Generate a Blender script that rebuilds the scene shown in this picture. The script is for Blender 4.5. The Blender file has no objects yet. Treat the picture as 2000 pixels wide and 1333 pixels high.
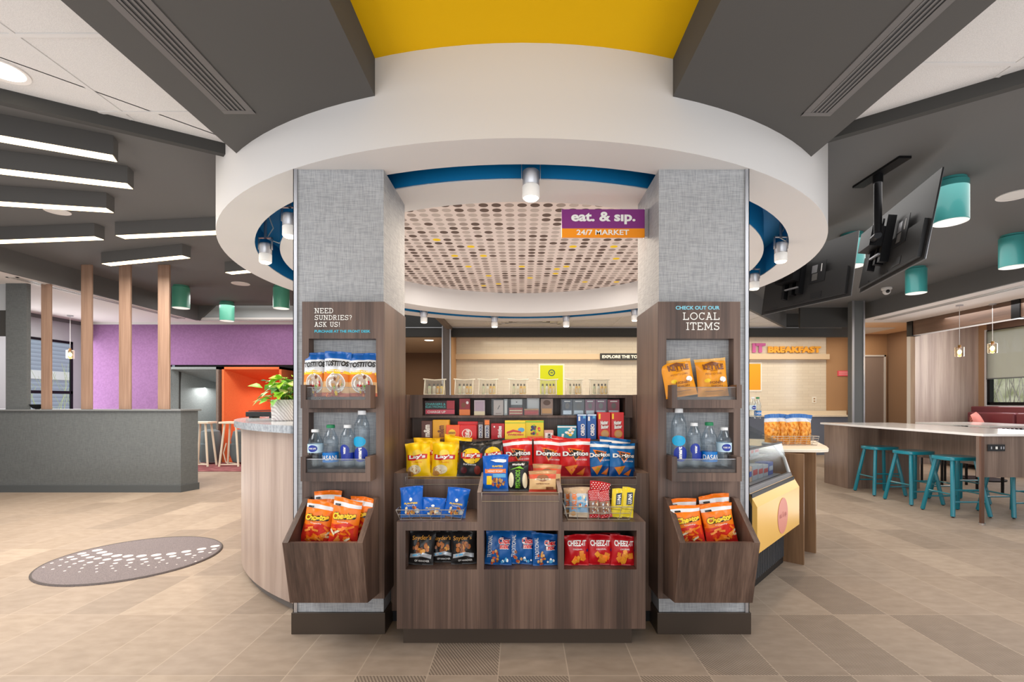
import bpy, math, random
from math import sin, cos, pi, radians, sqrt, atan2
from mathutils import Vector, Matrix
random.seed(7)
C = bpy.context.scene.collection
SC = bpy.context.scene
# ---------------------------------------------------------------- camera
F, CX, HY, EYE = 947.0, 1018.0, 785.0, 1.3
cam = bpy.data.cameras.new('camera'); co = bpy.data.objects.new('camera', cam); C.objects.link(co)
cam.sensor_width = 36; cam.lens = 36*F/2000; cam.shift_x = -(CX-1000)/2000; cam.shift_y = (HY-666.5)/2000
cam.clip_start = .05; cam.clip_end = 200
co.location = (0, 0, EYE); co.rotation_euler = (pi/2, 0, 0)
SC.camera = co
vs = SC.view_settings
vs.view_transform = 'Standard'; vs.look = 'None'; vs.gamma = 1; vs.use_curve_mapping = False
vs.exposure = 0.1
SC.cycles.max_bounces = 7; SC.cycles.diffuse_bounces = 4; SC.cycles.glossy_bounces = 3
SC.cycles.transmission_bounces = 6; SC.cycles.transparent_max_bounces = 12
SC.cycles.caustics_reflective = False; SC.cycles.caustics_refractive = False
SC.cycles.sample_clamp_indirect = 4
SC.cycles.use_denoising = True
W = bpy.data.worlds.new('world'); SC.world = W; W.use_nodes = True
W.node_tree.nodes['Background'].inputs[0].default_value = (.93, .96, 1, 1)
W.node_tree.nodes['Background'].inputs[1].default_value = 1.0
def area(x, y, z, sx, sy, power, col=(1, .95, .88), rot=(0, 0, 0), spread=180):
    l = bpy.data.lights.new('area_lamp', 'AREA'); l.shape = 'RECTANGLE'; l.size = sx; l.size_y = sy
    l.energy = power; l.color = col; l.spread = radians(spread)
    o = bpy.data.objects.new('area_lamp', l); C.objects.link(o); o.location = (x, y, z); o.rotation_euler = rot
    return o
def spot(x, y, z, power, size=100, col=(1, .9, .78), blend=.6, rot=(0, 0, 0), r=.05):
    l = bpy.data.lights.new('spot_lamp', 'SPOT'); l.energy = power; l.spot_size = radians(size); l.spot_blend = blend
    l.color = col; l.shadow_soft_size = r
    o = bpy.data.objects.new('spot_lamp', l); C.objects.link(o); o.location = (x, y, z); o.rotation_euler = rot
    return o
def point(x, y, z, power, col=(1, .85, .65), r=.05):
    l = bpy.data.lights.new('bulb_lamp', 'POINT'); l.energy = power; l.color = col; l.shadow_soft_size = r
    o = bpy.data.objects.new('bulb_lamp', l); C.objects.link(o); o.location = (x, y, z)
    return o
# added fill lamps, no fixtures: under the ceilings, behind the camera, over each zone
area(-3.3, 1.0, 3.0, 2.0, 2.0, 80, (.96, .98, 1))
area(3.3, 1.0, 3.0, 2.0, 2.0, 80, (.96, .98, 1))
area(0, -1.8, 1.4, 6.0, 2.0, 62, (.95, .98, 1), (radians(90), 0, 0))     # added frontal fill lamp behind the camera, facing in
area(-4.6, 5.0, 3.1, 2.5, 2.5, 85, (1, .97, .94))
area(4.3, 5.5, 3.2, 2.5, 3.5, 55, (1, .97, .94))
area(-7.8, 8.6, 2.9, 2.0, 2.0, 60, (1, .98, .96))
area(-5.2, 9.2, 3.2, 2.0, 1.0, 30, (1, .97, .95))
area(8.3, 7.8, 2.9, 1.0, 3.0, 45, (1, .97, .94))
area(0, 5.14, 2.85, 2.6, 2.6, 60, (1, .93, .85))
area(0, 9.3, 2.9, 2.4, 1.6, 30)
area(0, 3.7, 2.55, 1.3, .6, 30, (1, .82, .62))  # warm fill added to tint the shelving amber, no fixture here
area(-3.1, 12.6, 2.6, 1.5, 2, 22, (1, .85, .65))  # fill added to lift the dark corridor
area(3.2, 11.5, 2.9, 8.5, .5, 95, (1, .86, .64))
area(9.25, 8.6, 1.9, 2.4, 1.6, 60, (.95, .97, 1), (0, radians(90), 0))
area(8.2, 11.2, 2.95, 1.2, 1.2, 14, (1, .85, .66))  # fill added to brighten the door recess
area(-9.2, 9.4, 1.6, 2.0, 2.2, 50, (.95, .97, 1), (0, radians(-90), 0))
area(10.6, 11, 4.5, 6, 4, 420, (1, 1, 1), (0, radians(-90), 0)); area(-10.4, 14, 4.5, 8, 5, 420, (1, 1, 1), (0, radians(90), 0))   # lamps added in place of daylight on the scenery outside each window
# up-facing fill lamps added to stand in for floor bounce
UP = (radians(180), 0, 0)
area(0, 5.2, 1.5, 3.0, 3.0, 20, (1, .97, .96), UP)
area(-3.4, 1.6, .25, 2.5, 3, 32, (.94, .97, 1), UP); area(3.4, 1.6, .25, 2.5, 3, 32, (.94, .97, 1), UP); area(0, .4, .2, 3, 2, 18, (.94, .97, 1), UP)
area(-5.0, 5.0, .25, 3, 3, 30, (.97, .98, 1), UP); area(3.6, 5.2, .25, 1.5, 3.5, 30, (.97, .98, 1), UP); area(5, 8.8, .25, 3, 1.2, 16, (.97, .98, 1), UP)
# ---------------------------------------------------------------- materials
def lin(c):
    return tuple(((v/255)/12.92 if v/255 <= .04045 else ((v/255+.055)/1.055)**2.4) for v in c[:3])+(1,)
MATS = {}
def mat(name, c, rough=.5, metal=0, spec=.5, emit=0, coat=0, alpha=1):
    if name in MATS: return MATS[name]
    m = bpy.data.materials.new(name); m.use_nodes = True
    b = m.node_tree.nodes['Principled BSDF']
    b.inputs['Base Color'].default_value = lin(c); b.inputs['Roughness'].default_value = rough
    b.inputs['Metallic'].default_value = metal; b.inputs['Specular IOR Level'].default_value = spec
    b.inputs['Coat Weight'].default_value = coat; b.inputs['Alpha'].default_value = alpha
    if emit:
        b.inputs['Emission Color'].default_value = lin(c); b.inputs['Emission Strength'].default_value = emit
    m.diffuse_color = lin(c); MATS[name] = m
    return m
def nd(m, t, **kw):
    n = m.node_tree.nodes.new(t)
    for k, v in kw.items(): setattr(n, k, v)
    return n
def lk(m, a, b): m.node_tree.links.new(a, b)
def ramp(m, stops, fac=None, interp='LINEAR'):
    r = nd(m, 'ShaderNodeValToRGB'); cr = r.color_ramp; cr.interpolation = interp
    while len(cr.elements) < len(stops): cr.elements.new(.5)
    for e, (p, c) in zip(cr.elements, stops): e.position = p; e.color = lin(c)
    if fac is not None: lk(m, fac, r.inputs[0])
    return r
def math_(m, op, a, b=None, c=None):
    n = nd(m, 'ShaderNodeMath', operation=op)
    for i, v in enumerate((a, b, c)):
        if v is None: continue
        if hasattr(v, 'is_output'): lk(m, v, n.inputs[i])
        else: n.inputs[i].default_value = v
    return n.outputs[0]
def tex(m, kind='Object', scale=(1, 1, 1), rot=(0, 0, 0)):
    t = nd(m, 'ShaderNodeTexCoord'); mp = nd(m, 'ShaderNodeMapping')
    mp.inputs['Scale'].default_value = scale; mp.inputs['Rotation'].default_value = rot
    lk(m, t.outputs[kind], mp.inputs[0]); return mp.outputs[0]
def wood(name, c1, c2, c3, rough=.45, sc=1.0, axis='z'):
    m = mat(name, c2, rough); b = m.node_tree.nodes['Principled BSDF']
    s = {'z': (7, 2.5, .3), 'y': (7, .35, 7), 'x': (.35, 7, 7)}[axis]
    v = tex(m, 'Object', tuple(k*sc for k in s))
    n1 = nd(m, 'ShaderNodeTexNoise'); n1.inputs['Scale'].default_value = 1.3; n1.inputs['Detail'].default_value = 4
    lk(m, v, n1.inputs[0])
    v2 = tex(m, 'Object', tuple(k*sc*(9 if k > 1 else 4) for k in s))
    n2 = nd(m, 'ShaderNodeTexNoise'); n2.inputs['Scale'].default_value = 2; n2.inputs['Detail'].default_value = 3
    lk(m, v2, n2.inputs[0])
    f = math_(m, 'ADD', math_(m, 'MULTIPLY', n1.outputs[0], .7), math_(m, 'MULTIPLY', n2.outputs[0], .3))
    r = ramp(m, [(.36, c1), (.5, c2), (.64, c3)], f); lk(m, r.outputs[0], b.inputs['Base Color'])
    return m
def noisy(name, c1, c2, scale=200, rough=.8, bump=0, detail=2, sc=(1, 1, 1), kind='Object', spec=.3):
    m = mat(name, c1, rough, spec=spec); b = m.node_tree.nodes['Principled BSDF']
    n = nd(m, 'ShaderNodeTexNoise'); n.inputs['Scale'].default_value = scale; n.inputs['Detail'].default_value = detail
    lk(m, tex(m, kind, sc), n.inputs[0])
    r = ramp(m, [(.35, c1), (.65, c2)], n.outputs[0]); lk(m, r.outputs[0], b.inputs['Base Color'])
    if bump:
        bp = nd(m, 'ShaderNodeBump'); bp.inputs['Strength'].default_value = bump; bp.inputs['Distance'].default_value = .002
        lk(m, n.outputs[0], bp.inputs['Height']); lk(m, bp.outputs[0], b.inputs['Normal'])
    return m
def weave(name, c1, c2):
    m = mat(name, c1, .75, spec=.3); b = m.node_tree.nodes['Principled BSDF']
    a = nd(m, 'ShaderNodeTexNoise'); a.inputs['Scale'].default_value = 1; a.inputs['Detail'].default_value = 2
    c = nd(m, 'ShaderNodeTexNoise'); c.inputs['Scale'].default_value = 1; c.inputs['Detail'].default_value = 2
    lk(m, tex(m, 'Object', (18, 18, 330)), a.inputs[0]); lk(m, tex(m, 'Object', (330, 330, 18)), c.inputs[0])
    f = math_(m, 'MULTIPLY', math_(m, 'ADD', a.outputs[0], c.outputs[0]), .5)
    r = ramp(m, [(.38, c1), (.62, c2)], f); lk(m, r.outputs[0], b.inputs['Base Color'])
    bp = nd(m, 'ShaderNodeBump'); bp.inputs['Strength'].default_value = .1; bp.inputs['Distance'].default_value = .002
    lk(m, f, bp.inputs['Height']); lk(m, bp.outputs[0], b.inputs['Normal'])
    return m
def clear(name, tint=(235, 242, 245), gloss=.12, rough=.03, edge=.55, haze=0):
    m = bpy.data.materials.new(name); m.use_nodes = True; nt = m.node_tree; nt.nodes.clear()
    o = nd(m, 'ShaderNodeOutputMaterial'); t = nd(m, 'ShaderNodeBsdfTransparent'); g = nd(m, 'ShaderNodeBsdfGlossy')
    t.inputs[0].default_value = lin(tint); g.inputs['Roughness'].default_value = rough
    fr = nd(m, 'ShaderNodeLayerWeight'); fr.inputs[0].default_value = .35
    mx = nd(m, 'ShaderNodeMixShader')
    lk(m, math_(m, 'ADD', math_(m, 'MULTIPLY', fr.outputs['Facing'], edge), gloss), mx.inputs[0])
    lk(m, t.outputs[0], mx.inputs[1]); lk(m, g.outputs[0], mx.inputs[2])
    if haze:
        df = nd(m, 'ShaderNodeBsdfDiffuse'); df.inputs[0].default_value = lin((236, 232, 222)); m2 = nd(m, 'ShaderNodeMixShader'); m2.inputs[0].default_value = haze
        lk(m, mx.outputs[0], m2.inputs[1]); lk(m, df.outputs[0], m2.inputs[2]); lk(m, m2.outputs[0], o.inputs[0])
    else: lk(m, mx.outputs[0], o.inputs[0])
    return m

WALNUT = wood('dark_walnut_laminate', (60, 45, 38), (86, 66, 56), (114, 91, 78))
TAUPE = wood('light_taupe_laminate', (158, 138, 126), (176, 156, 144), (192, 174, 160), sc=1.2)
MIDW = wood('mid_walnut_laminate', (100, 82, 71), (122, 102, 90), (144, 124, 110))
BEAMW = wood('beam_walnut', (84, 62, 50), (100, 76, 62), (116, 90, 74), axis='y')
POSTW = wood('post_walnut', (128, 100, 82), (152, 122, 103), (172, 142, 122))
FABRIC = weave('grey_woven_wallcovering', (144, 146, 149), (176, 177, 179))
FABRICD = weave('slate_woven_wallcovering', (88, 91, 92), (106, 109, 109))
WHITE = mat('white_drywall_paint', (214, 211, 209), .8, spec=.2)
WHITEC = mat('white_ceiling_paint', (222, 216, 212), .85, spec=.2)
ACT = noisy('acoustic_tile_face', (205, 202, 200), (222, 219, 217), 260, .9, .15)
DARKC = mat('charcoal_ceiling_paint', (100, 99, 98), .8, spec=.25)
DARKB = mat('charcoal_beam_paint', (86, 84, 82), .8, spec=.25)
DARKW = mat('charcoal_wall_paint', (66, 65, 63), .8, spec=.25)
GREYP = mat('slate_paint', (104, 107, 107), .7, spec=.3)
YELLOW = mat('golden_yellow_paint', (226, 178, 0), .8, spec=.2)
BLUE = mat('peacock_blue_paint', (0, 112, 166), .6, spec=.3)
PURPLE = noisy('purple_wallcovering', (140, 100, 142), (150, 108, 152), 30, .8)
ORANGE = noisy('orange_felt', (226, 112, 64), (232, 120, 70), 60, .9)
GREYF = noisy('grey_felt', (140, 146, 146), (152, 158, 158), 60, .9)
TAUPEF = noisy('taupe_felt', (120, 106, 98), (136, 122, 112), 80, .9)
DARKBASE = mat('dark_bronze_base', (62, 50, 40), .45)
BLACK = mat('black_plastic', (22, 22, 24), .45)
BLACKM = mat('black_metal', (28, 28, 30), .4, .6)
STEEL = mat('brushed_aluminium', (190, 190, 194), .35, .85)
CHROME = mat('polished_chrome', (225, 225, 228), .18, 1)
WIRE = mat('silver_wire', (200, 196, 190), .3, .8)
TEAL = mat('teal_enamel', (62, 150, 148), .35, coat=.3)
TEALS = mat('teal_lacquer_stool', (0, 122, 140), .28, coat=.5)
LEDM = mat('warm_led_diffuser', (255, 226, 176), .5, emit=5.5)
LAMPW = mat('lamp_glow', (255, 240, 215), .5, emit=6)
BULB = mat('warm_filament_glow', (255, 205, 120), .5, emit=12)
QUARTZ = mat('white_quartz', (232, 228, 224), .12, spec=.6)
CREAM = mat('cream_quartz', (232, 220, 200), .25)
TAN = mat('tan_wall_paint', (176, 140, 106), .8, spec=.2)
BROWNP = mat('brown_wall_paint', (140, 112, 90), .8, spec=.2)
PEACH = mat('peach_ceiling_paint', (232, 196, 160), .85, spec=.2)
GLASS = clear('window_glass', (242, 246, 247), .02, .16, .2)
ACRYL = clear('clear_acrylic', (244, 246, 246), .02, .03, .2)
PET = clear('clear_bottle_plastic', (240, 246, 250), .05, .06, .28)
POUCHM = clear('clear_vinyl', (246, 246, 242), .03, .15, .2, .16)
WHITEP = mat('white_print', (240, 238, 232), .5)
MAROON = mat('maroon_vinyl', (112, 50, 58), .45)
STONE = noisy('grey_quartz_counter', (150, 156, 162), (182, 188, 194), 40, .15, spec=.6)

# ---------------------------------------------------------------- mesh builder
ORG = {}
_txt = {}
def text_geo(s, bold=0.0):
    k = (s, bold)
    if k in _txt: return _txt[k]
    cu = bpy.data.curves.new('t', 'FONT'); cu.body = s; cu.size = 1; cu.offset = bold; cu.resolution_u = 3
    ob = bpy.data.objects.new('t', cu); me = ob.to_mesh()
    vs_ = [tuple(v.co[:2]) for v in me.vertices]; fs = [tuple(p.vertices) for p in me.polygons]
    ob.to_mesh_clear(); bpy.data.objects.remove(ob); bpy.data.curves.remove(cu)
    x0 = min(v[0] for v in vs_); x1 = max(v[0] for v in vs_); y0 = min(v[1] for v in vs_); y1 = max(v[1] for v in vs_)
    vs_ = [((x-x0)/(x1-x0), (y-y0)/(y1-y0)) for x, y in vs_]
    _txt[k] = (vs_, fs); return _txt[k]
class MB:
    def __init__(s): s.v = []; s.f = []; s.m = []; s.mats = []; s.uv = None
    def mi(s, m):
        if m not in s.mats: s.mats.append(m)
        return s.mats.index(m)
    def add(s, vs_, fs, m):
        o = len(s.v); s.v += [tuple(p) for p in vs_]; i = s.mi(m)
        for f in fs: s.f.append(tuple(k+o for k in f)); s.m.append(i)
        return s
    def box(s, x0, x1, y0, y1, z0, z1, m):
        if x0 > x1: x0, x1 = x1, x0
        if y0 > y1: y0, y1 = y1, y0
        if z0 > z1: z0, z1 = z1, z0
        v = [(x, y, z) for z in (z0, z1) for y in (y0, y1) for x in (x0, x1)]
        return s.add(v, [(0, 2, 3, 1), (4, 5, 7, 6), (0, 1, 5, 4), (2, 6, 7, 3), (0, 4, 6, 2), (1, 3, 7, 5)], m)
    def rbox(s, c, u, size, m, z0, z1):
        """box centred at c=(x,y) with long axis direction u, size (length,width)"""
        n = (-u[1], u[0]); a, b = size[0]/2, size[1]/2
        p = [(c[0]+u[0]*i*a+n[0]*j*b, c[1]+u[1]*i*a+n[1]*j*b) for i, j in ((-1, -1), (1, -1), (1, 1), (-1, 1))]
        return s.prism(p, z0, z1, m)
    def prism(s, pts, z0, z1, m):
        a = sum(pts[i][0]*pts[(i+1) % len(pts)][1]-pts[(i+1) % len(pts)][0]*pts[i][1] for i in range(len(pts)))
        if a < 0: pts = pts[::-1]
        n = len(pts); v = [(x, y, z0) for x, y in pts]+[(x, y, z1) for x, y in pts]
        return s.add(v, [tuple(range(n))[::-1], tuple(range(n, 2*n))]+[(i, (i+1) % n, n+(i+1) % n, n+i) for i in range(n)], m)
    def xprism(s, pts, x0, x1, m):
        """profile pts in (y,z) extruded along x"""
        a = sum(pts[i][0]*pts[(i+1) % len(pts)][1]-pts[(i+1) % len(pts)][0]*pts[i][1] for i in range(len(pts)))
        if a < 0: pts = pts[::-1]
        n = len(pts); v = [(x0, y, z) for y, z in pts]+[(x1, y, z) for y, z in pts]
        return s.add(v, [tuple(range(n))[::-1], tuple(range(n, 2*n))]+[(i, (i+1) % n, n+(i+1) % n, n+i) for i in range(n)], m)
    def quad(s, a, b, c, d, m): return s.add([a, b, c, d], [(0, 1, 2, 3)], m)
    def hexa(s, p, m):
        """eight corners: bottom ring of four then top ring of four"""
        return s.add(p, [(3, 2, 1, 0), (4, 5, 6, 7), (0, 1, 5, 4), (1, 2, 6, 5), (2, 3, 7, 6), (3, 0, 4, 7)], m)
    def lathe(s, prof, cx, cy, m, n=24, cap0=True, cap1=True, a0=0, a1=2*pi):
        full = abs(a1-a0-2*pi) < 1e-6; k = n if full else n+1
        v = [(cx+r*cos(a0+(a1-a0)*i/n), cy+r*sin(a0+(a1-a0)*i/n), z) for r, z in prof for i in range(k)]
        fs = []
        for j in range(len(prof)-1):
            for i in range(n):
                i2 = (i+1) % k
                fs.append((j*k+i, j*k+i2, (j+1)*k+i2, (j+1)*k+i))
        if full and cap0: fs.append(tuple(range(k))[::-1])
        if full and cap1: fs.append(tuple((len(prof)-1)*k+i for i in range(k)))
        return s.add(v, fs, m)
    def cyl(s, x, y, z0, z1, r, m, n=20, r2=None): return s.lathe([(r, z0), (r if r2 is None else r2, z1)], x, y, m, n)
    def tube(s, pts, r, m, n=8, closed=False):
        P = [Vector(p) for p in pts]; k = len(P); rings = []
        for i in range(k):
            if closed: d = P[(i+1) % k]-P[i-1]
            else: d = P[min(i+1, k-1)]-P[max(i-1, 0)]
            d.normalize(); a = Vector((0, 0, 1)) if abs(d.z) < .9 else Vector((1, 0, 0))
            u = d.cross(a).normalized(); w = d.cross(u)
            rr = r[i] if isinstance(r, (list, tuple)) else r
            rings.append([tuple(P[i]+u*cos(2*pi*j/n)*rr+w*sin(2*pi*j/n)*rr) for j in range(n)])
        v = [q for g in rings for q in g]; fs = []
        for i in range(k if closed else k-1):
            for j in range(n):
                a = i*n+j; b = i*n+(j+1) % n; c = ((i+1) % k)*n+(j+1) % n; d = ((i+1) % k)*n+j
                fs.append((a, d, c, b))
        if not closed: fs.append(tuple(range(n))); fs.append(tuple((k-1)*n+j for j in range(n))[::-1])
        return s.add(v, fs, m)
    def sphere(s, c, r, m, n=12, sz=1):
        prof = [(max(1e-4, r*sin(pi*i/n)), c[2]-r*sz*cos(pi*i/n)) for i in range(n+1)]
        return s.lathe(prof, c[0], c[1], m, 2*n)
    def text(s, st, fn, m, bold=.012):
        """fn maps (u,v) in the unit box of the text to a 3D point"""
        vs_, fs = text_geo(st, bold)
        return s.add([fn(u, v) for u, v in vs_], fs, m)
    def ftext(s, st, x0, x1, z0, z1, y, m, bold=.012):
        return s.text(st, lambda u, v: (x0+(x1-x0)*u, y, z0+(z1-z0)*v), m, bold)
    def build(s, name, parent=None, label=None, cat=None, group=None, kind=None, smooth=False, bevel=0, org=None, uv=None, flip=False):
        if parent is not None: o0 = ORG[parent]
        elif org is not None: o0 = org
        else:
            xs = [p[0] for p in s.v]; ys = [p[1] for p in s.v]; zs = [p[2] for p in s.v]
            o0 = ((min(xs)+max(xs))/2, (min(ys)+max(ys))/2, min(zs))
        me = bpy.data.meshes.new(name)
        me.from_pydata([(p[0]-o0[0], p[1]-o0[1], p[2]-o0[2]) for p in s.v], [], s.f)
        for m in s.mats: me.materials.append(m)
        me.polygons.foreach_set('material_index', s.m)
        if smooth:
            me.polygons.foreach_set('use_smooth', [True]*len(me.polygons)); me.set_sharp_from_angle(angle=radians(smooth if smooth > 1 else 40))
        me.update()
        o = bpy.data.objects.new(name, me); C.objects.link(o)
        if parent is not None: o.parent = parent
        else: o.location = o0
        ORG[o] = o0
        if bevel:
            b = o.modifiers.new('bevel', 'BEVEL'); b.width = bevel; b.segments = 2; b.limit_method = 'ANGLE'
        tag(o, label, cat, group, kind)
        return o
def tag(o, label=None, cat=None, group=None, kind=None):
    if label: o['label'] = label
    if cat: o['category'] = cat
    if group: o['group'] = group
    if kind: o['kind'] = kind
    return o
def thing(name, loc, label, cat, group=None, kind=None):
    o = bpy.data.objects.new(name, None); C.objects.link(o); o.location = loc; o.empty_display_size = .05
    ORG[o] = tuple(loc); return tag(o, label, cat, group, kind)
def dup(root, loc=None, rot=None, scale=None, label=None, group=None):
    r = root.copy(); C.objects.link(r)
    if loc is not None: r.location = loc
    if rot is not None: r.rotation_euler = rot
    if scale is not None: r.scale = scale
    if label: r['label'] = label
    if group: r['group'] = group
    for ch in [c for c in root.children]:
        c = ch.copy(); C.objects.link(c); c.parent = r
        for g in [k for k in ch.children]:
            d = g.copy(); C.objects.link(d); d.parent = c
    return r
def at(px, py, Y): return ((px-CX)/F*Y, Y, EYE-(py-HY)/F*Y)
def X(px, Y): return (px-CX)/F*Y
def Z(py, Y): return EYE-(py-HY)/F*Y
# ================================================================ SETTING
S = 'structure'
# floor: stack-bonded 0.335 x 0.657 tiles, some of them ribbed
fm = mat('floor_tile', (176, 152, 132), .6, spec=.3); b = fm.node_tree.nodes['Principled BSDF']
tc = nd(fm, 'ShaderNodeTexCoord'); sx = nd(fm, 'ShaderNodeSeparateXYZ'); lk(fm, tc.outputs['Object'], sx.inputs[0])
U = math_(fm, 'DIVIDE', math_(fm, 'ADD', sx.outputs[0], .11+33.5), .335); V = math_(fm, 'DIVIDE', math_(fm, 'ADD', sx.outputs[1], -2.30+65.7), .657)
iu = math_(fm, 'FLOOR', U); iv = math_(fm, 'FLOOR', V); fu = math_(fm, 'FRACT', U); fv = math_(fm, 'FRACT', V)
cb = nd(fm, 'ShaderNodeCombineXYZ'); lk(fm, iu, cb.inputs[0]); lk(fm, iv, cb.inputs[1])
wn = nd(fm, 'ShaderNodeTexWhiteNoise', noise_dimensions='3D'); lk(fm, cb.outputs[0], wn.inputs[0])
tone = ramp(fm, [(0, (146, 130, 115)), (.35, (162, 145, 129)), (.7, (154, 137, 121)), (1, (172, 155, 138))], wn.outputs[0])
fine = nd(fm, 'ShaderNodeTexNoise'); fine.inputs['Scale'].default_value = 3; fine.inputs['Detail'].default_value = 8
lk(fm, tex(fm, 'Object', (3, 6, 1)), fine.inputs[0])
mot = ramp(fm, [(.3, (234, 232, 230)), (.7, (255, 255, 255))], fine.outputs[0])
mx = nd(fm, 'ShaderNodeMix', data_type='RGBA', blend_type='MULTIPLY'); mx.inputs[0].default_value = 1
lk(fm, tone.outputs[0], mx.inputs[6]); lk(fm, mot.outputs[0], mx.inputs[7])
# ribbed tiles
cb2 = nd(fm, 'ShaderNodeCombineXYZ'); lk(fm, iu, cb2.inputs[0]); lk(fm, iv, cb2.inputs[1]); cb2.inputs[2].default_value = 17
wn2 = nd(fm, 'ShaderNodeTexWhiteNoise', noise_dimensions='3D'); lk(fm, cb2.outputs[0], wn2.inputs[0])
zone = math_(fm, 'MULTIPLY', math_(fm, 'GREATER_THAN', sx.outputs[0], -.9), math_(fm, 'LESS_THAN', sx.outputs[1], 4.3))
zone = math_(fm, 'MULTIPLY', zone, math_(fm, 'LESS_THAN', sx.outputs[0], 3.3))
key = math_(fm, 'ADD', math_(fm, 'SUBTRACT', iu, 100), math_(fm, 'MULTIPLY', math_(fm, 'SUBTRACT', iv, 100), 50))
rib = None
for kk, jj in ((-2, -1), (0, -1), (2, -1), (4, -1), (6, -1), (-1, 0), (3, 0), (5, 0), (7, 0), (6, 1), (-4, -2), (1, -2), (3, -2), (5, -2)):
    e = math_(fm, 'COMPARE', key, kk+50*jj, .5); rib = e if rib is None else math_(fm, 'ADD', rib, e)
ph = math_(fm, 'MULTIPLY', math_(fm, 'ADD', sx.outputs[0], math_(fm, 'MULTIPLY', sx.outputs[1], .55)), 2*pi/.016)
line = math_(fm, 'GREATER_THAN', math_(fm, 'SINE', ph), .1)
rl = math_(fm, 'MULTIPLY', rib, line)
mx2 = nd(fm, 'ShaderNodeMix', data_type='RGBA'); lk(fm, rl, mx2.inputs[0]); lk(fm, mx.outputs[2], mx2.inputs[6]); mx2.inputs[7].default_value = lin((112, 98, 86))
gu = math_(fm, 'LESS_THAN', math_(fm, 'MINIMUM', fu, math_(fm, 'SUBTRACT', 1, fu)), .008)
gv = math_(fm, 'LESS_THAN', math_(fm, 'MINIMUM', fv, math_(fm, 'SUBTRACT', 1, fv)), .004)
gr = math_(fm, 'MAXIMUM', gu, gv)
mx3 = nd(fm, 'ShaderNodeMix', data_type='RGBA'); lk(fm, gr, mx3.inputs[0]); lk(fm, mx2.outputs[2], mx3.inputs[6]); mx3.inputs[7].default_value = lin((172, 154, 136))
lk(fm, mx3.outputs[2], b.inputs['Base Color'])
rr = ramp(fm, [(0, (196, 196, 196)), (1, (216, 216, 216))], wn.outputs[0]); lk(fm, rr.outputs[0], b.inputs['Roughness'])
MB().box(-10, 10.5, -2.5, 15.5, -.1, 0, fm).build('floor', kind=S, org=(0, 0, 0))

# ceilings
YC, ZB, ZACT, ZD, ZW = 3.074, 2.879, 3.03, 3.28, 3.0
RC = (0.005, 5.14)
def arc_pts(r, xa, xb, n=14, far=False):
    out = []
    for i in range(n+1):
        x = xa+(xb-xa)*i/n; dy = sqrt(max(0, r*r-(x-RC[0])**2)); out.append((x, RC[1]+(dy if far else -dy)))
    return out
MB().prism([(-.80, -2.4), (.82, -2.4)]+arc_pts(2.74, .82, -.80), YC, YC+.05, YELLOW).build('ceiling', kind=S)
lb = MB(); lb.prism([(-1.81, -2.4), (-.755, -2.4)]+arc_pts(2.744, -.755, -1.81), ZB, 3.5, DARKB)
lb = lb.build('ceiling_beam', kind=S); tag(lb, 'charcoal boxed ceiling beam running toward the counter beside the curved desk', None)
rb = MB(); rb.prism([(.785, -2.4), (1.868, -2.4)]+arc_pts(2.744, 1.868, .785), ZB, 3.5, DARKB)
rb = rb.build('ceiling_beam', kind=S)
# suspended tile ceilings on each side
def tile_ceiling(poly, z, gx, gy, pitch, xr, yr):
    ob = MB(); ob.prism(poly, z, z+.03, ACT); o = ob.build('ceiling', kind=S, org=(0, 0, 0))
    g = MB(); gm = mat('ceiling_grid_metal', (212, 209, 207), .5)
    def inside(x, y):
        c = False; n = len(poly)
        for i in range(n):
            x1, y1 = poly[i]; x2, y2 = poly[(i+1) % n]
            if (y1 > y) != (y2 > y) and x < (x2-x1)*(y-y1)/(y2-y1)+x1: c = not c
        return c
    def clip(p, q):
        N = 200; ins = [i/N for i in range(N+1) if inside(p[0]+(q[0]-p[0])*i/N, p[1]+(q[1]-p[1])*i/N)]
        return (min(ins), max(ins)) if ins else None
    k = math.ceil((xr[0]-gx)/pitch)
    while gx+k*pitch < xr[1]:
        x = gx+k*pitch; t = clip((x, yr[0]), (x, yr[1]))
        if t: g.box(x-.012, x+.012, yr[0]+(yr[1]-yr[0])*t[0], yr[0]+(yr[1]-yr[0])*t[1], z-.005, z+.001, gm)
        k += 1
    k = math.ceil((yr[0]-gy)/pitch)
    while gy+k*pitch < yr[1]:
        y = gy+k*pitch; t = clip((xr[0], y), (xr[1], y))
        if t: g.box(xr[0]+(xr[1]-xr[0])*t[0], xr[0]+(xr[1]-xr[0])*t[1], y-.012, y+.012, z-.0055, z+.001, gm)
        k += 1
    g.build('ceiling_grid', parent=o); return o
dl = (.843, .538)
LA = (-2.873-4*dl[0], 2.673-4*dl[1]); LBp = (-2.873+1.35*dl[0], 2.673+1.35*dl[1])
tile_ceiling([(-7, -2.4), (-1.75, -2.4), (-1.75, LBp[1]), LBp, LA, (-7, LA[1])], ZACT, -2.385, 2.284, .612, (-7, -1.7), (-2.4, 3.6))
dr = (.781, -.624)
RA = (2.614+4*dr[0], 2.52+4*dr[1]); RBp = (2.614-1.0*dr[0], 2.52-1.0*dr[1])
tile_ceiling([(7, -2.4), (1.8, -2.4), (1.8, RBp[1]), RBp, RA, (7, RA[1])], ZACT, 2.53, 2.48, .612, (1.8, 7), (-2.4, 3.6))
def lip(a, b_, name):
    n = (-(b_[1]-a[1]), b_[0]-a[0]); L = sqrt(n[0]**2+n[1]**2); n = (n[0]/L*.05, n[1]/L*.05)
    MB().prism([a, b_, (b_[0]+n[0], b_[1]+n[1]), (a[0]+n[0], a[1]+n[1])], 2.957, 3.3, DARKW).build(name, kind=S)
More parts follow.
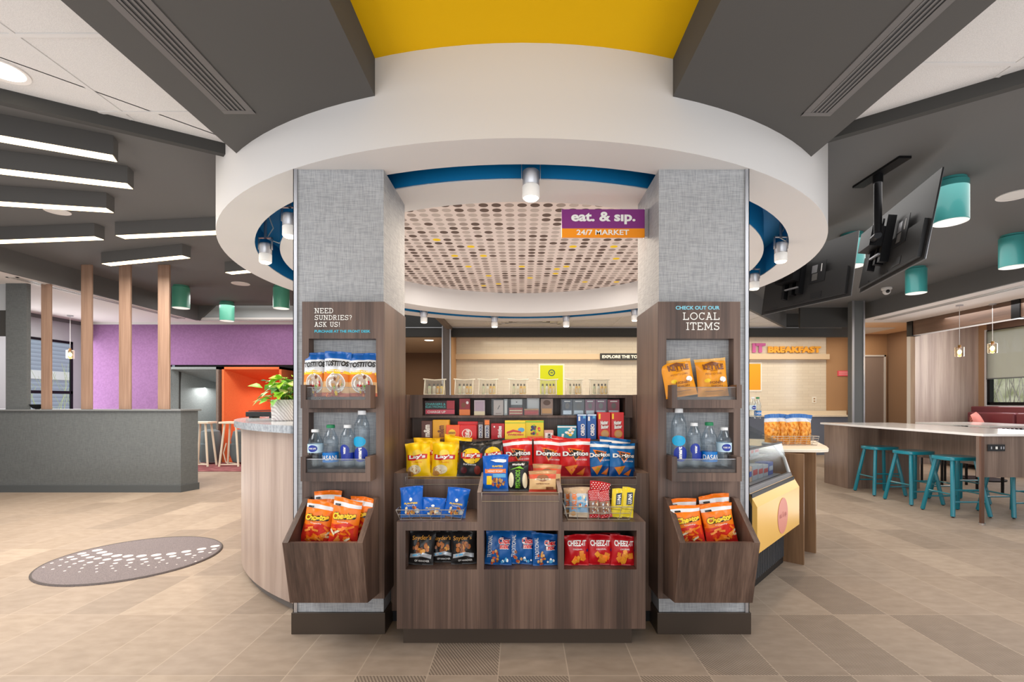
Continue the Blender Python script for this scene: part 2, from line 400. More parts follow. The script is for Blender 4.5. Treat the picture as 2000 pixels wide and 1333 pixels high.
lip(LA, LBp, 'trim_1'); lip(RBp, RA, 'trim_2')
# charcoal ceiling left and right of the ring, lifted above the rest
MB().box(-6.65, -1.55, -.3, 10.0, ZD, ZD+.05, DARKC).box(-1.55, 6.9, 7.2, 10.9, ZD, ZD+.05, DARKC).box(1.55, 6.9, -.3, 7.2, ZD, ZD+.05, DARKC).build('ceiling', kind=S)
MB().box(-1.6, 1.6, 2.4, 7.3, 3.5, 3.55, WHITE).build('ceiling', kind=S)
# side drops and white ceilings by the windows
MB().box(-6.70, -6.65, 1.5, 10.0, 2.975, 3.33, DARKC).build('wall_left_drop', kind=S)
MB().box(6.9, 6.95, 1.5, 10.2, 2.97, 3.33, DARKC).build('wall_right_drop', kind=S)
MB().box(-9.5, -6.66, 3, 10.5, ZW, ZW+.04, WHITEC).box(-6.66, -4, 10.02, 10.5, ZW, ZW+.04, WHITEC).build('ceiling', kind=S)
MB().box(6.96, 10.2, 3, 10.25, 2.975, 3.015, WHITEC).build('ceiling', kind=S)
# light bulkhead above the purple wall
bk = MB(); bk.box(-6.65, -3.9, 10.045, 10.06, 2.985, 3.3, mat('light_grey_bulkhead', (186, 188, 188), .8))
bk.build('wall_bulkhead', kind=S)
MB().add([(-6.65, 9.99, 2.975), (-6.65, 9.99, 3.3), (-6.3, 9.99, 3.3), (-6.65, 10.04, 2.975), (-6.65, 10.04, 3.3), (-6.3, 10.04, 3.3)], [(0, 1, 2), (3, 5, 4), (0, 2, 5, 3)], DARKC).build('trim_3', kind=S)

# ring
rg = thing('ceiling_ring', (RC[0], RC[1], 2.603), None, None, kind=S)
N = 128; Z0 = 2.603
m_ = MB(); m_.lathe([(2.745, 3.5), (2.745, Z0), (2.48, Z0), (2.48, Z0+.01)], RC[0], RC[1], WHITE, N, False, False)
m_.build('outer_band', rg, smooth=30)
m_ = MB(); m_.lathe([(2.48, Z0+.006), (2.48, Z0+.26), (2.295, Z0+.26), (2.295, Z0+.006)], RC[0], RC[1], BLUE, N, False, False)
m_.build('light_slot', rg, smooth=30)
m_ = MB(); m_.lathe([(2.295, Z0+.01), (2.295, Z0), (1.98, Z0), (1.98, 2.894)], RC[0], RC[1], WHITE, N, False, False)
m_.build('inner_band', rg, smooth=30)
dm = mat('dotted_wallcovering', (228, 214, 204), .8, spec=.2); b = dm.node_tree.nodes['Principled BSDF']
tc = nd(dm, 'ShaderNodeTexCoord'); sx = nd(dm, 'ShaderNodeSeparateXYZ'); lk(dm, tc.outputs['Object'], sx.inputs[0])
P = .105
U = math_(dm, 'DIVIDE', math_(dm, 'ADD', sx.outputs[0], 10.5+.05), P); V = math_(dm, 'DIVIDE', math_(dm, 'ADD', sx.outputs[1], 10.5), P)
iu = math_(dm, 'FLOOR', U); iv = math_(dm, 'FLOOR', V)
du = math_(dm, 'SUBTRACT', math_(dm, 'FRACT', U), .5); dv = math_(dm, 'SUBTRACT', math_(dm, 'FRACT', V), .5)
dd = math_(dm, 'SQRT', math_(dm, 'ADD', math_(dm, 'MULTIPLY', du, du), math_(dm, 'MULTIPLY', dv, dv)))
dot = math_(dm, 'LESS_THAN', dd, .37)
cb = nd(dm, 'ShaderNodeCombineXYZ'); lk(dm, iu, cb.inputs[0]); lk(dm, iv, cb.inputs[1])
wn = nd(dm, 'ShaderNodeTexWhiteNoise', noise_dimensions='3D'); lk(dm, cb.outputs[0], wn.inputs[0])
cr = ramp(dm, [(0, (100, 84, 76)), (.30, (158, 144, 136)), (.62, (184, 171, 163)), (.975, (236, 198, 36))], wn.outputs[0], 'CONSTANT')
mx = nd(dm, 'ShaderNodeMix', data_type='RGBA'); lk(dm, dot, mx.inputs[0]); mx.inputs[6].default_value = lin((218, 204, 197)); lk(dm, cr.outputs[0], mx.inputs[7])
lk(dm, mx.outputs[2], b.inputs['Base Color'])
MB().lathe([(1.985, 2.894), (1.985, 2.92)], RC[0], RC[1], dm, N).build('dotted_ceiling_disc', rg)

# columns
def column(sgn, nm):
    x0, x1 = sorted((sgn*.772, sgn*1.272))
    c = thing('column', ((x0+x1)/2, 2.97, 0), None, None, kind=S)
    MB().box(x0, x1, 2.72, 3.21, 0, 2.603, FABRIC).build('column_face', c)
    MB().box(x0-.012, x1+.012, 2.706, 3.222, 0, .12, DARKBASE).build('baseboard', c, bevel=.002)
    xo = sgn*1.272
    g = MB(); g.box(xo-.018*sgn, xo+.004*sgn, 2.712, 2.72, .12, 2.603, STEEL); g.box(xo, xo+.004*sgn, 2.712, 2.745, .12, 2.603, STEEL)
    g.build('corner_guard', c)
    return c
column(-1, 'a'); column(1, 'b')

# walls: left window wall, purple wall, bulkheads
GW = mat('pale_grey_wall', (176, 180, 184), .8, spec=.2)
Wx = -9.4
m_ = MB(); m_.box(Wx-.15, Wx, 3, 8.95, 0, 3.0, GW); m_.box(Wx-.04, Wx, 8.95, 10.16, 2.55, 3.0, GW); m_.box(Wx-.04, Wx, 10.16, 10.4, 0, 3.0, GW); m_.box(Wx-.15, Wx, 8.95, 10.16, 0, .4, GW)
m_.build('wall_left', kind=S)
MB().box(Wx, Wx+.03, 3, 10.4, 2.93, 3.0, GREYP).build('trim_4', kind=S)
w = thing('window_1', (Wx, 9.55, .4), None, None, kind=S)
fr = MB()
for y0, y1, z0, z1 in ((8.95, 10.16, 2.50, 2.55), (8.95, 10.16, .4, .46), (8.95, 9.0, .4, 2.55), (10.11, 10.16, .4, 2.55), (8.95, 10.16, 1.46, 1.52)):
    fr.box(Wx-.02, Wx+.01, y0, y1, z0, z1, BLACKM)
fr.build('window_frame', w); MB().box(Wx-.012, Wx-.008, 8.97, 10.14, .42, 2.53, GLASS).build('window_pane', w)
m_ = MB(); m_.box(-9.44, -7.56, 10.4, 10.5, 0, 3.0, PURPLE); m_.box(-7.56, -4.6, 10.4, 10.5, 2.09, 3.0, PURPLE); m_.box(-4.75, -3.9, 10.4, 10.5, 0, 2.09, DARKW)
m_.build('wall_back', kind=S)
MB().box(-9.4, -3.9, 10.37, 10.4, 2.955, 3.0, WHITE).build('trim_5', kind=S)
MB().box(-7.4, -3.9, 12.2, 12.3, 0, 3.0, DARKW).box(-4, -3.9, 10.5, 12.2, 0, 3, DARKW).box(-7.5, -7.4, 10.5, 12.2, 0, 3, DARKW).build('wall_pod_alcove', kind=S)
# low slate partition with a cap
ct = thing('wall_partition', (-7, 7.1, 0), None, None, kind=S)
pts = [(-9.3, 6.95), (-4.88, 6.95), (-4.80, 7.2), (-9.3, 7.2)]
MB().prism(pts, 0, 1.165, FABRICD).build('partition_face', ct)
MB().prism([(-9.32, 6.92), (-4.86, 6.92), (-4.765, 7.23), (-9.32, 7.23)], 1.165, 1.19, mat('slate_cap', (118, 120, 120), .4)).build('cap', ct, bevel=.004)
MB().prism([(-9.3, 6.935), (-4.87, 6.935), (-4.785, 7.21), (-9.3, 7.21)], 0, .1, mat('slate_baseboard', (78, 82, 84), .4)).build('baseboard', ct)
gc = MB().box(-7.40, -7.10, 6.96, 7.02, 1.19, 3.0, FABRICD).build('column', kind=S)
MB().box(-9.4, -7.40, 7.0, 7.06, 2.62, 3.0, GW).box(-9.4, -7.40, 7.0, 7.06, 2.25, 2.62, DARKW).build('wall_header', kind=S)
# four wooden posts on the partition
for i, (a, b_, zt) in enumerate(((80, 101, ZW), (158, 181, ZD), (232, 257, ZD), (308, 333, ZD))):
    p = MB(); x0 = X(a, 7.0); x1 = X(b_-2.5, 7.0)
    p.box(x0, x1, 7.0, 7.03, 1.19, zt, POSTW)
    p.build('wooden_post', bevel=.003, group='wooden posts on the slate partition', cat='post',
            label=('flat wooden post nearest the slate column', 'flat wooden post second from the slate column, against the purple wall', 'flat wooden post under the short angled light box', 'flat wooden post nearest the open end of the partition')[i])
# kitchen
Yk = 10.9
hd = MB(); hd.box(-3.9, 7.42, Yk, Yk+.12, 2.76, 2.975, DARKW); hd.build('wall_back_header', kind=S)
MB().box(-3.9, -1.55, Yk+.01, Yk+.1, 2.975, 3.3, DARKW).box(5.87, 6.95, 10.2, 10.26, 2.862, 3.3, DARKW).box(5.85, 7.2, Yk+.01, Yk+.1, 2.975, 3.3, DARKW).box(-1.55, 5.85, Yk+.01, Yk+.1, 2.975, 3.3, DARKW).build('wall_back_upper', kind=S)
MB().box(-3.9, 7.2, Yk-.02, Yk, 2.955, 2.975, STEEL).build('trim_6', kind=S)
tile_ceiling([(-1.55, 7.0), (2.6, 7.0), (5.89, 10.88), (-1.55, 10.88)], 2.975, .2, 9.3, .9, (-1.55, 5.9), (7.0, 10.88))
MB().box(-1.65, -1.551, 7.0, 10.88, 2.9, 3.28, mat('bronze_soffit', (120, 106, 96), .7)).build('trim_7', kind=S)
MB().prism([(2.6, 7.0), (5.89, 10.88), (5.93, 10.84), (2.64, 6.96)], 2.957, 3.28, DARKC).build('trim_8', kind=S)
MB().box(-1.7, 8.5, Yk+.12, 12.4, 2.97, 3.0, WHITEC).build('ceiling', kind=S)
tm = mat('cream_subway_tile', (214, 206, 190), .18, spec=.5); b = tm.node_tree.nodes['Principled BSDF']
br = nd(tm, 'ShaderNodeTexBrick'); br.inputs['Color1'].default_value = lin((226, 218, 204)); br.inputs['Color2'].default_value = lin((221, 212, 198)); br.inputs['Mortar'].default_value = lin((205, 196, 182))
br.inputs['Scale'].default_value = 1; br.inputs['Brick Width'].default_value = .3; br.inputs['Row Height'].default_value = .075; br.inputs['Mortar Size'].default_value = .003
mp = nd(tm, 'ShaderNodeMapping'); mp.inputs['Rotation'].default_value = (radians(90), 0, 0); t = nd(tm, 'ShaderNodeTexCoord')
lk(tm, t.outputs['Object'], mp.inputs[0]); lk(tm, mp.outputs[0], br.inputs[0]); lk(tm, br.outputs[0], b.inputs['Base Color'])
MB().box(-1.66, 7.8, 12.4, 12.5, 0, 3.0, tm).build('wall_kitchen', kind=S, org=(0, 12.4, 0))
MB().box(7.8, 8.45, 12.38, 12.5, 0, 3.0, TAN).build('wall_kitchen_side', kind=S)
MB().box(-1.70, -1.66, Yk+.12, 12.45, 0, 3.0, TAN).build('wall_kitchen_return', kind=S)
MB().box(-1.66, 7.8, 12.26, 12.4, 2.375, 2.505, mat('beige_ledge', (214, 192, 164), .6)).build('trim_9', kind=S)
po = thing('column', (-1.64, 10.8, 0), None, None, kind=S)
MB().box(-1.735, -1.57, 10.7, 10.88, 0, 2.975, mat('bronze_post', (96, 86, 80), .6)).build('post_face', po)
MB().box(-1.75, -1.728, 10.69, 10.71, 0, 2.975, STEEL).box(-1.577, -1.555, 10.69, 10.71, 0, 2.975, STEEL).build('corner_guard', po)
po = thing('column', (6.61, 9.6, 0), None, None, kind=S)
MB().box(6.52, 6.70, 9.5, 9.68, 0, 3.28, mat('slate_post', (92, 94, 94), .6)).build('post_face', po)
MB().box(6.48, 6.52, 9.49, 9.5, 0, 3.28, STEEL).box(6.70, 6.73, 9.49, 9.5, 0, 3.28, STEEL).build('corner_guard', po)
# corridor behind on the left of the kitchen
MB().box(-4.6, -1.7, 14.5, 14.6, 0, 2.8, BROWNP).build('wall_corridor', kind=S)
MB().box(-4.7, -4.6, 11, 14.6, 0, 2.8, BROWNP).box(-1.75, -1.7, 12.5, 14.6, 0, 2.8, BROWNP).build('wall_corridor_side', kind=S)
MB().box(-4.6, -1.7, Yk+.12, 14.6, 2.76, 2.8, mat('beige_ceiling', (222, 204, 180), .8)).build('ceiling', kind=S)
# right side: corridor recess with a door, booth niche
MB().box(8.3, 9.2, 12.1, 12.2, 0, 3.0, TAN).build('wall_right_recess', kind=S)
MB().box(9.13, 9.2, 10.3, 12.1, 0, 3.0, BROWNP).build('wall_right_recess_side', kind=S)
MB().box(7.0, 9.2, 10.25, 12.2, 2.985, 3.02, PEACH).build('ceiling', kind=S)
d = thing('door_1', (8.75, 12.08, 0), None, None, kind=S)
MB().box(8.44, 9.02, 12.06, 12.08, 0, 2.42, mat('grey_brown_door', (150, 134, 126), .5)).build('door_panel', d)
MB().box(8.40, 8.44, 12.04, 12.1, 0, 2.46, WHITE).box(9.02, 9.06, 12.04, 12.1, 0, 2.46, WHITE).box(8.40, 9.06, 12.04, 12.1, 2.42, 2.46, WHITE).build('door_frame', d)
MB().box(8.27, 8.32, 10.3, 10.4, 0, 2.98, WHITE).build('wall_niche_end', kind=S)
MB().box(8.27, 9.7, 10.18, 10.3, 0, 3.0, TAUPE).build('wall_niche', kind=S)
Rx = 9.6
m_ = MB(); m_.box(Rx, Rx+.12, 10.0, 10.2, 0, 3.0, TAN); m_.box(Rx, Rx+.12, 7.2, 10.0, 2.76, 3.0, BEAMW); m_.box(Rx, Rx+.12, 3, 7.2, 0, 3.0, WHITE); m_.box(Rx, Rx+.12, 7.2, 10.0, 0, 1.23, WHITE)
m_.build('wall_right', kind=S)
w = thing('window_2', (Rx, 8.6, 1.25), None, None, kind=S)
fr = MB()
for y0, y1, z0, z1 in ((7.2, 10.0, 1.23, 1.29), (9.93, 10.0, 1.23, 2.76), (7.2, 10.0, 2.72, 2.76), (7.2, 7.28, 1.23, 2.76)):
    fr.box(Rx-.005, Rx+.08, y0, y1, z0, z1, BLACKM)
fr.build('window_frame', w); MB().box(Rx+.05, Rx+.055, 7.2, 10, 1.25, 2.75, GLASS).build('window_pane', w)
MB().box(Rx-.02, Rx, 9.99, 10.03, 1.2, 2.78, WHITE).build('window_trim', w)
sh = bpy.data.materials.new('grey_shade_screen'); sh.use_nodes = True; sh.node_tree.nodes.clear()
o_ = nd(sh, 'ShaderNodeOutputMaterial'); t_ = nd(sh, 'ShaderNodeBsdfTransparent'); d_ = nd(sh, 'ShaderNodeBsdfTranslucent'); d_.inputs[0].default_value = lin((240, 228, 218))
mx = nd(sh, 'ShaderNodeMixShader'); mx.inputs[0].default_value = .72; lk(sh, t_.outputs[0], mx.inputs[1]); lk(sh, d_.outputs[0], mx.inputs[2]); lk(sh, mx.outputs[0], o_.inputs[0])
bl = thing('roller_shade', (Rx-.04, 8.6, 1.75), 'grey translucent roller shade half lowered over the booth window', 'roller shade')
MB().box(Rx-.045, Rx-.04, 7.3, 9.96, 1.77, 2.74, sh).build('shade_fabric', bl)
MB().box(Rx-.05, Rx-.03, 7.3, 9.96, 1.755, 1.775, GREYP).build('hem_bar', bl)
hb = thing('wall_right_header', (8.2, 7, 2.68), None, None, kind=S)
MB().box(8.12, 8.27, 3.5, 10.2, 2.68, 2.975, BEAMW).build('header_face', hb)
MB().box(8.13, 8.26, 3.5, 10.18, 2.672, 2.68, WHITE).build('header_underside', hb)
for y in (10.05, 7.88, 5.7): MB().box(8.10, 8.28, y, y+.14, 2.665, 2.975, BLACKM).build('bracket', hb)
# outside of the windows
sid = mat('grey_siding', (120, 130, 142), .8); b = sid.node_tree.nodes['Principled BSDF']
wv = nd(sid, 'ShaderNodeTexWave'); wv.bands_direction = 'Z'; wv.wave_profile = 'SAW'; wv.inputs['Scale'].default_value = 2.2; lk(sid, tex(sid, 'Object'), wv.inputs[0])
r = ramp(sid, [(0, (124, 134, 146)), (1, (160, 170, 182))], wv.outputs[0]); lk(sid, r.outputs[0], b.inputs['Base Color'])
nb = thing('neighbouring_building', (-17, 14, -1), 'grey clapboard building with white bands beyond the window', 'building')
MB().box(-17.5, -17, 6, 26, -1, 7, sid).build('wall', nb)
MB().box(-17, -16.95, 6, 26, 3.6, 3.95, WHITE).box(-17, -16.95, 6, 26, 2.1, 2.4, WHITE).build('white_band', nb)
hedge = noisy('winter_brush', (150, 152, 110), (224, 218, 190), 3, .9, detail=10)
def twigs(name, cx, cy, n, h, col, label, spread=1.2, z0=0):
    m = MB()
    for i in range(n):
        x = cx+random.uniform(-spread, spread)*.4; y = cy+random.uniform(-spread, spread); p = [(x, y, z0)]
        for k in range(4): x += random.uniform(-.2, .2); y += random.uniform(-.35, .35); p.append((x, y, z0+h*(k+1)/4*random.uniform(.7, 1)))
        m.tube(p, [.012, .01, .008, .005, .003], col, 5)
    return m.build(name, label=label, cat='shrub' if h < 3 else 'tree')
twigs('bare_shrub', -13, 13.2, 40, 2.4, mat('twig_green', (150, 160, 110), .8), 'thin twiggy shrub outside the window by the partition', 1.5)
twigs('bare_tree', 14, 12.5, 90, 5, mat('twig_grey', (128, 122, 112), .8), 'bare grey trees outside the booth window', 3.5)
MB().box(17, 17.5, 2, 30, -1, 3.0, hedge).build('brush_bank', label='dry brush and scrub bank outside the booth window', cat='scrub', kind='stuff')
MB().box(-30, -9.7, 0, 30, -1.1, -1, hedge).build('ground', kind=S); MB().box(9.9, 30, 0, 30, -1.1, -1, hedge).build('ground', kind=S)
# ================================================================ FIXTURES
# slab lettering drawn as strokes with serifs
def slab_letter(mb, ch, x, z, w, h, y, m, t=.12, sf=.24):
    """one slab-serif capital in the box (x,z,w,h); t is the stroke width in letter heights"""
    lay = [0]
    def bar(x0, z0, x1, z1, tt=t):
        lay[0] += 1
        a = Vector((x+x0*w, z+z0*h)); b_ = Vector((x+x1*w, z+z1*h)); d = (b_-a).normalized(); n = Vector((-d.y, d.x))*tt*h/2
        yy = y-.00004*lay[0]
        mb.quad((a.x-n.x, yy, a.y-n.y), (b_.x-n.x, yy, b_.y-n.y), (b_.x+n.x, yy, b_.y+n.y), (a.x+n.x, yy, a.y+n.y), m)
    def serif(cx, cz, s=sf): bar(cx-s, cz, cx+s, cz, t*.7)
    def arc(cx, cz, rx, rz, a0, a1, n=12):
        p = [(cx+rx*cos(radians(a0+(a1-a0)*i/n)), cz+rz*sin(radians(a0+(a1-a0)*i/n))) for i in range(n+1)]
        for q, r in zip(p, p[1:]): bar(q[0], q[1], r[0], r[1])
    b0, b1 = .05, .95
    if ch == 'N': bar(.2, 0, .2, 1); bar(.8, 0, .8, 1); bar(.2, 1, .8, 0); serif(.2, b0); serif(.15, b1); serif(.8, b1)
    elif ch == 'E': bar(.2, 0, .2, 1); bar(.05, b0, .9, b0); bar(.05, b1, .88, b1); bar(.2, .5, .7, .5); bar(.9, .05, .9, .28); bar(.88, .95, .88, .74)
    elif ch == 'D': bar(.2, 0, .2, 1); serif(.2, b0); serif(.2, b1); arc(.4, .5, .5, .45, -90, 90); bar(.2, b0, .45, b0); bar(.2, b1, .45, b1)
    elif ch == 'S': arc(.5, .73, .36, .22, 20, 270); arc(.5, .27, .36, .23, 90, -160); bar(.86, .75, .86, .98); bar(.13, .02, .13, .25)
    elif ch == 'U': bar(.2, .3, .2, 1); bar(.8, .3, .8, 1); arc(.5, .32, .3, .27, 180, 360); serif(.2, b1); serif(.8, b1)
    elif ch == 'R': bar(.2, 0, .2, 1); serif(.2, b0); bar(.05, b1, .5, b1); arc(.5, .73, .28, .22, -90, 90); bar(.2, .51, .5, .51); bar(.5, .5, .82, 0); serif(.85, b0, .14)
    elif ch == 'I': bar(.5, 0, .5, 1); serif(.5, b0, .42); serif(.5, b1, .42)
    elif ch == 'A': bar(.15, 0, .5, 1); bar(.5, 1, .85, 0); bar(.28, .34, .72, .34); serif(.15, b0, .2); serif(.85, b0, .2); bar(.3, b1, .5, b1)
    elif ch == 'K': bar(.2, 0, .2, 1); serif(.2, b0, .22); serif(.2, b1, .22); bar(.2, .4, .75, 1); bar(.4, .6, .82, 0); serif(.78, b1, .18); serif(.85, b0, .16)
    elif ch == 'L': bar(.25, 0, .25, 1); serif(.25, b1, .22); bar(.05, b0, .9, b0); bar(.9, 0, .9, .3)
    elif ch == 'O': arc(.5, .5, .42, .45, 0, 360, 20)
    elif ch == 'C': arc(.52, .5, .42, .45, 45, 320, 16); bar(.85, .72, .85, .98)
    elif ch == 'T': bar(.5, 0, .5, 1); serif(.5, b0); bar(.05, b1, .95, b1); bar(.06, .95, .06, .7); bar(.94, .95, .94, .7)
    elif ch == 'M': bar(.16, 0, .16, 1); bar(.84, 0, .84, 1); bar(.16, 1, .5, .2); bar(.5, .2, .84, 1); serif(.14, b0, .15); serif(.86, b0, .15); serif(.1, b1, .12); serif(.9, b1, .12)
    elif ch == '?': arc(.45, .72, .33, .24, 170, -80); bar(.5, .5, .5, .26); bar(.5, .0, .5, .13)
    elif ch == '!': bar(.5, .28, .5, 1); bar(.5, 0, .5, .13)
SW = {'I': .45, '!': .35, '?': .62, 'M': 1.15, 'N': .95, 'O': 1.0, ' ': .5}
def slab_text(mb, s, x0, x1, z0, z1, y, m):
    h = z1-z0; tot = sum(SW.get(c, .82) for c in s); gap = .09; tot += gap*(len(s)-1); k = (x1-x0)/tot; x = x0
    for c in s:
        w = SW.get(c, .82)*k
        if c != ' ': slab_letter(mb, c, x, z0, w, h, y, m)
        x += w+gap*k

CYAN = mat('cyan_lettering', (60, 180, 205), .5)
def display_unit(sgn, who):
    t = thing('wall_display_rack', (sgn*.975, 2.66, .22), 'dark walnut rack of two trays and a bin on the column by the '+who, 'display rack', 'walnut display racks on the two columns')
    ys = 2.655
    def bx(mb, a0, a1, y0, y1, z0, z1, m=WALNUT): mb.box(sgn*a0, sgn*a1, y0, y1, z0, z1, m)
    p = MB()
    bx(p, .749, .795, ys, 2.718, .22, 1.848); bx(p, 1.163, 1.2, ys, 2.718, .22, 1.848)
    bx(p, .795, 1.163, ys, 2.718, 1.6455, 1.848); bx(p, .795, 1.163, ys, 2.718, 1.241, 1.262); bx(p, .795, 1.163, ys, 2.718, .22, .876)
    bx(p, .749, .771, 2.718, 3.14, .22, 1.848)
    p.build('panel', t)
    for zb, zc, zf in ((1.265, 1.389, 1.325), (.879, 1.0085, .94)):
        q = MB(); bx(q, .795, .822, 2.556, 2.718, zb, zc); bx(q, 1.136, 1.163, 2.556, 2.718, zb, zc)
        bx(q, .822, 1.136, 2.556, 2.718, zb, zb+.02); bx(q, .822, 1.136, 2.575, 2.718, zb+.02, zf); bx(q, .822, 1.136, 2.556, 2.575, zb+.02, zb+.045)
        tr = q.build('tray', t)
        g = MB(); bx(g, .822, 1.136, 2.562, 2.565, zb+.04, zc-.014, ACRYL); g.build('acrylic_front', tr)
        g = MB(); g.tube([(sgn*.822, 2.5635, zc-.013), (sgn*1.136, 2.5635, zc-.013)], .0016, STEEL, 6); g.build('edge_rail', tr)
    # sloped bin
    q = MB(); prof = [(2.654, .779), (2.612, .779), (2.377, .607), (2.456, .28), (2.654, .25)]
    for a0, a1 in ((.778, .806), (1.144, 1.172)): q.xprism(prof, *sorted((sgn*a0, sgn*a1)), WALNUT)
    x0, x1 = sorted((sgn*.806, sgn*1.144))
    q.xprism([(2.377, .607), (2.403, .607), (2.482, .28), (2.456, .28)], x0, x1, WALNUT)
    q.xprism([(2.482, .28), (2.654, .25), (2.654, .29), (2.475, .31)], x0, x1, WALNUT)
    q.xprism([(2.418, .545), (2.654, .545), (2.654, .558), (2.414, .558)], x0, x1, WALNUT)
    q.build('bin', t)
    l = MB(); y = ys-.0015; xx = lambda px: X(px, ys); zz = lambda py: Z(py, ys)
    if sgn < 0:
        slab_text(l, 'NEED', xx(614.5), xx(651), zz(612.3), zz(602.3), y, WHITEP); slab_text(l, 'SUNDRIES?', xx(614.5), xx(688), zz(625.5), zz(616), y, WHITEP)
        slab_text(l, 'ASK US!', xx(614.5), xx(664.5), zz(639), zz(629.3), y, WHITEP)
        l.ftext('PURCHASE AT THE FRONT DESK', xx(614.5), xx(723.5), zz(650.2), zz(645), y, CYAN, .03)
    else:
        l.ftext('CHECK OUT OUR', xx(1319.5), xx(1405.5), zz(605.3), zz(598), y, mat('pale_blue_lettering', (130, 205, 225), .5), .03)
        slab_text(l, 'LOCAL', xx(1333), xx(1405.5), zz(625.3), zz(610.8), y, WHITEP); slab_text(l, 'ITEMS', xx(1339.6), xx(1405.5), zz(645), zz(630.3), y, WHITEP)
    l.build('lettering', t)
    return t
display_unit(-1, 'curved desk'); display_unit(1, 'chilled case')

# stepped floor display in the middle
t = thing('stepped_display_cabinet', (0, 2.7, 0), 'low dark walnut snack cabinet with three cubbies standing between the columns', 'display cabinet')
g = MB(); yg = 2.55; yb = 2.848
xs = [X(775, yg), X(792, yg), X(931.5, yg), X(945, yg), X(1090.5, yg), X(1101.5, yg), X(1243.5, yg), X(1261, yg)]
g.box(xs[0], xs[7], yg, yb, .104, .417, WALNUT); g.box(xs[0], xs[7], yg, yb, .6214, .667, WALNUT)
for a, b_ in ((0, 1), (2, 3), (4, 5), (6, 7)): g.box(xs[a], xs[b_], yg, yb, .417, .6214, WALNUT)
g.box(xs[1], xs[6], yb-.02, yb, .417, .6214, DARKBASE)
g.build('cabinet_body', t)
g = MB(); c0, c1 = X(932, yg), X(1098.5, yg)
g.box(c0, c1, yg, yb, .667, .806, WALNUT)
for a, b_ in ((c0, c0+.022), (c1-.022, c1)): g.xprism([(yg, .806), (yb, .806), (yb, .885), (yg+.17, .862), (yg, .822)], a, b_, WALNUT)
g.build('centre_box', t)
g = MB(); g.box(xs[0]+.02, xs[7]-.06, yg+.06, yb, 0, .104, DARKBASE); g.build('toe_kick', t)
def fence(mb, x0, x1, y, z0, z1, yb_=None):
    mb.tube([(x0, yb_ or y, z1), (x0, y, z1), (x1, y, z1), (x1, yb_ or y, z1)], .0017, WIRE, 6)
    mb.tube([(x0, y, z1), (x0, y, z0), (x1, y, z0), (x1, y, z1)], .0017, WIRE, 6)
g = MB(); fence(g, X(941, 2.545), X(1092, 2.545), 2.545, .776, .822, 2.56); g.build('wire_fence', t)

# shelving unit between the columns
t = thing('shelving_unit', (0, 3.1, 0), 'tall walnut shelving unit built between the two columns behind the low cabinet', 'shelving unit')
g = MB(); g.box(-.765, .765, 2.85, 3.1, .07, .845, WALNUT)
g.box(-.765, X(797, 2.85), 2.85, 3.12, .845, .879, WALNUT); g.box(X(1243, 2.85), .765, 2.85, 3.12, .845, .879, WALNUT)
g.build('base', t)
g = MB(); g.box(-.765, .765, 2.83+.04, 3.1, 0, .07, BLACK); g.build('toe_kick', t)
g = MB(); g.box(-.768, .768, 3.12, 3.34, 1.034, 1.054, WALNUT); g.box(-.768, .768, 3.14, 3.47, .845, 1.034, WALNUT); g.build('candy_shelf', t)
for s_ in (-1, 1):
    g = MB(); g.box(*sorted((s_*.745, s_*.771)), 3.145, 3.47, .845, 1.345, WALNUT); g.build('side_panel', t)
g = MB(); g.box(-.745, .745, 3.32, 3.47, 1.054, 1.192, WALNUT); g.box(-.745, .745, 3.25, 3.47, 1.192, 1.207, WALNUT)
g.box(-.745, X(825, 3.25), 3.25, 3.47, 1.207, 1.325, WALNUT); g.box(X(1221, 3.25), .745, 3.25, 3.47, 1.207, 1.325, WALNUT); g.box(-.745, .745, 3.45, 3.47, 1.207, 1.325, WALNUT)
g.build('case_compartment', t)
g = MB(); g.box(-.771, .771, 3.25, 3.47, 1.325, 1.345, WALNUT); g.build('top_shelf', t)
g = MB(); fence(g, X(792, 2.845), X(944, 2.845), 2.845, .813, .858, 2.87); fence(g, X(1093, 2.845), X(1243, 2.845), 2.845, .813, .858, 2.87); g.build('wire_fence', t)
g = MB(); g.box(X(1095, 3.27), X(1186, 3.27), 3.26, 3.262, 1.207, 1.318, ACRYL); g.box(X(960, 3.27), X(1054, 3.27), 3.262, 3.264, 1.207, 1.318, ACRYL); g.build('acrylic_front', t)

# flag sign
t = thing('hanging_sign', (.5, 2.94, 2.297), 'purple and orange flag sign reading eat. & sip. 24/7 MARKET', 'sign')
ysn = 2.94; sxx = lambda px: X(px, ysn); szz = lambda py: Z(py, ysn)
PUR = mat('sign_purple', (128, 44, 122), .35); ORG_ = mat('sign_orange', (246, 148, 20), .35)
MB().box(sxx(1097), sxx(1258.5), ysn, ysn+.012, szz(446.5), szz(409), PUR).build('upper_panel', t)
MB().box(sxx(1097), sxx(1258.5), ysn, ysn+.012, szz(464), szz(446.5), ORG_).build('lower_panel', t)
g = MB(); g.ftext('eat. & s\u0131p.', sxx(1115.5), sxx(1241), szz(438.5), szz(414), ysn-.002, WHITEP, .035); g.ftext('24/7 MARKET', sxx(1126), sxx(1228.5), szz(459.5), szz(449), ysn-.002, WHITEP, .02)
g.build('lettering', t)
g = MB(); g.box(sxx(1258.5), .77, ysn-.01, ysn+.02, szz(464), szz(409), CHROME); g.build('bracket', t)

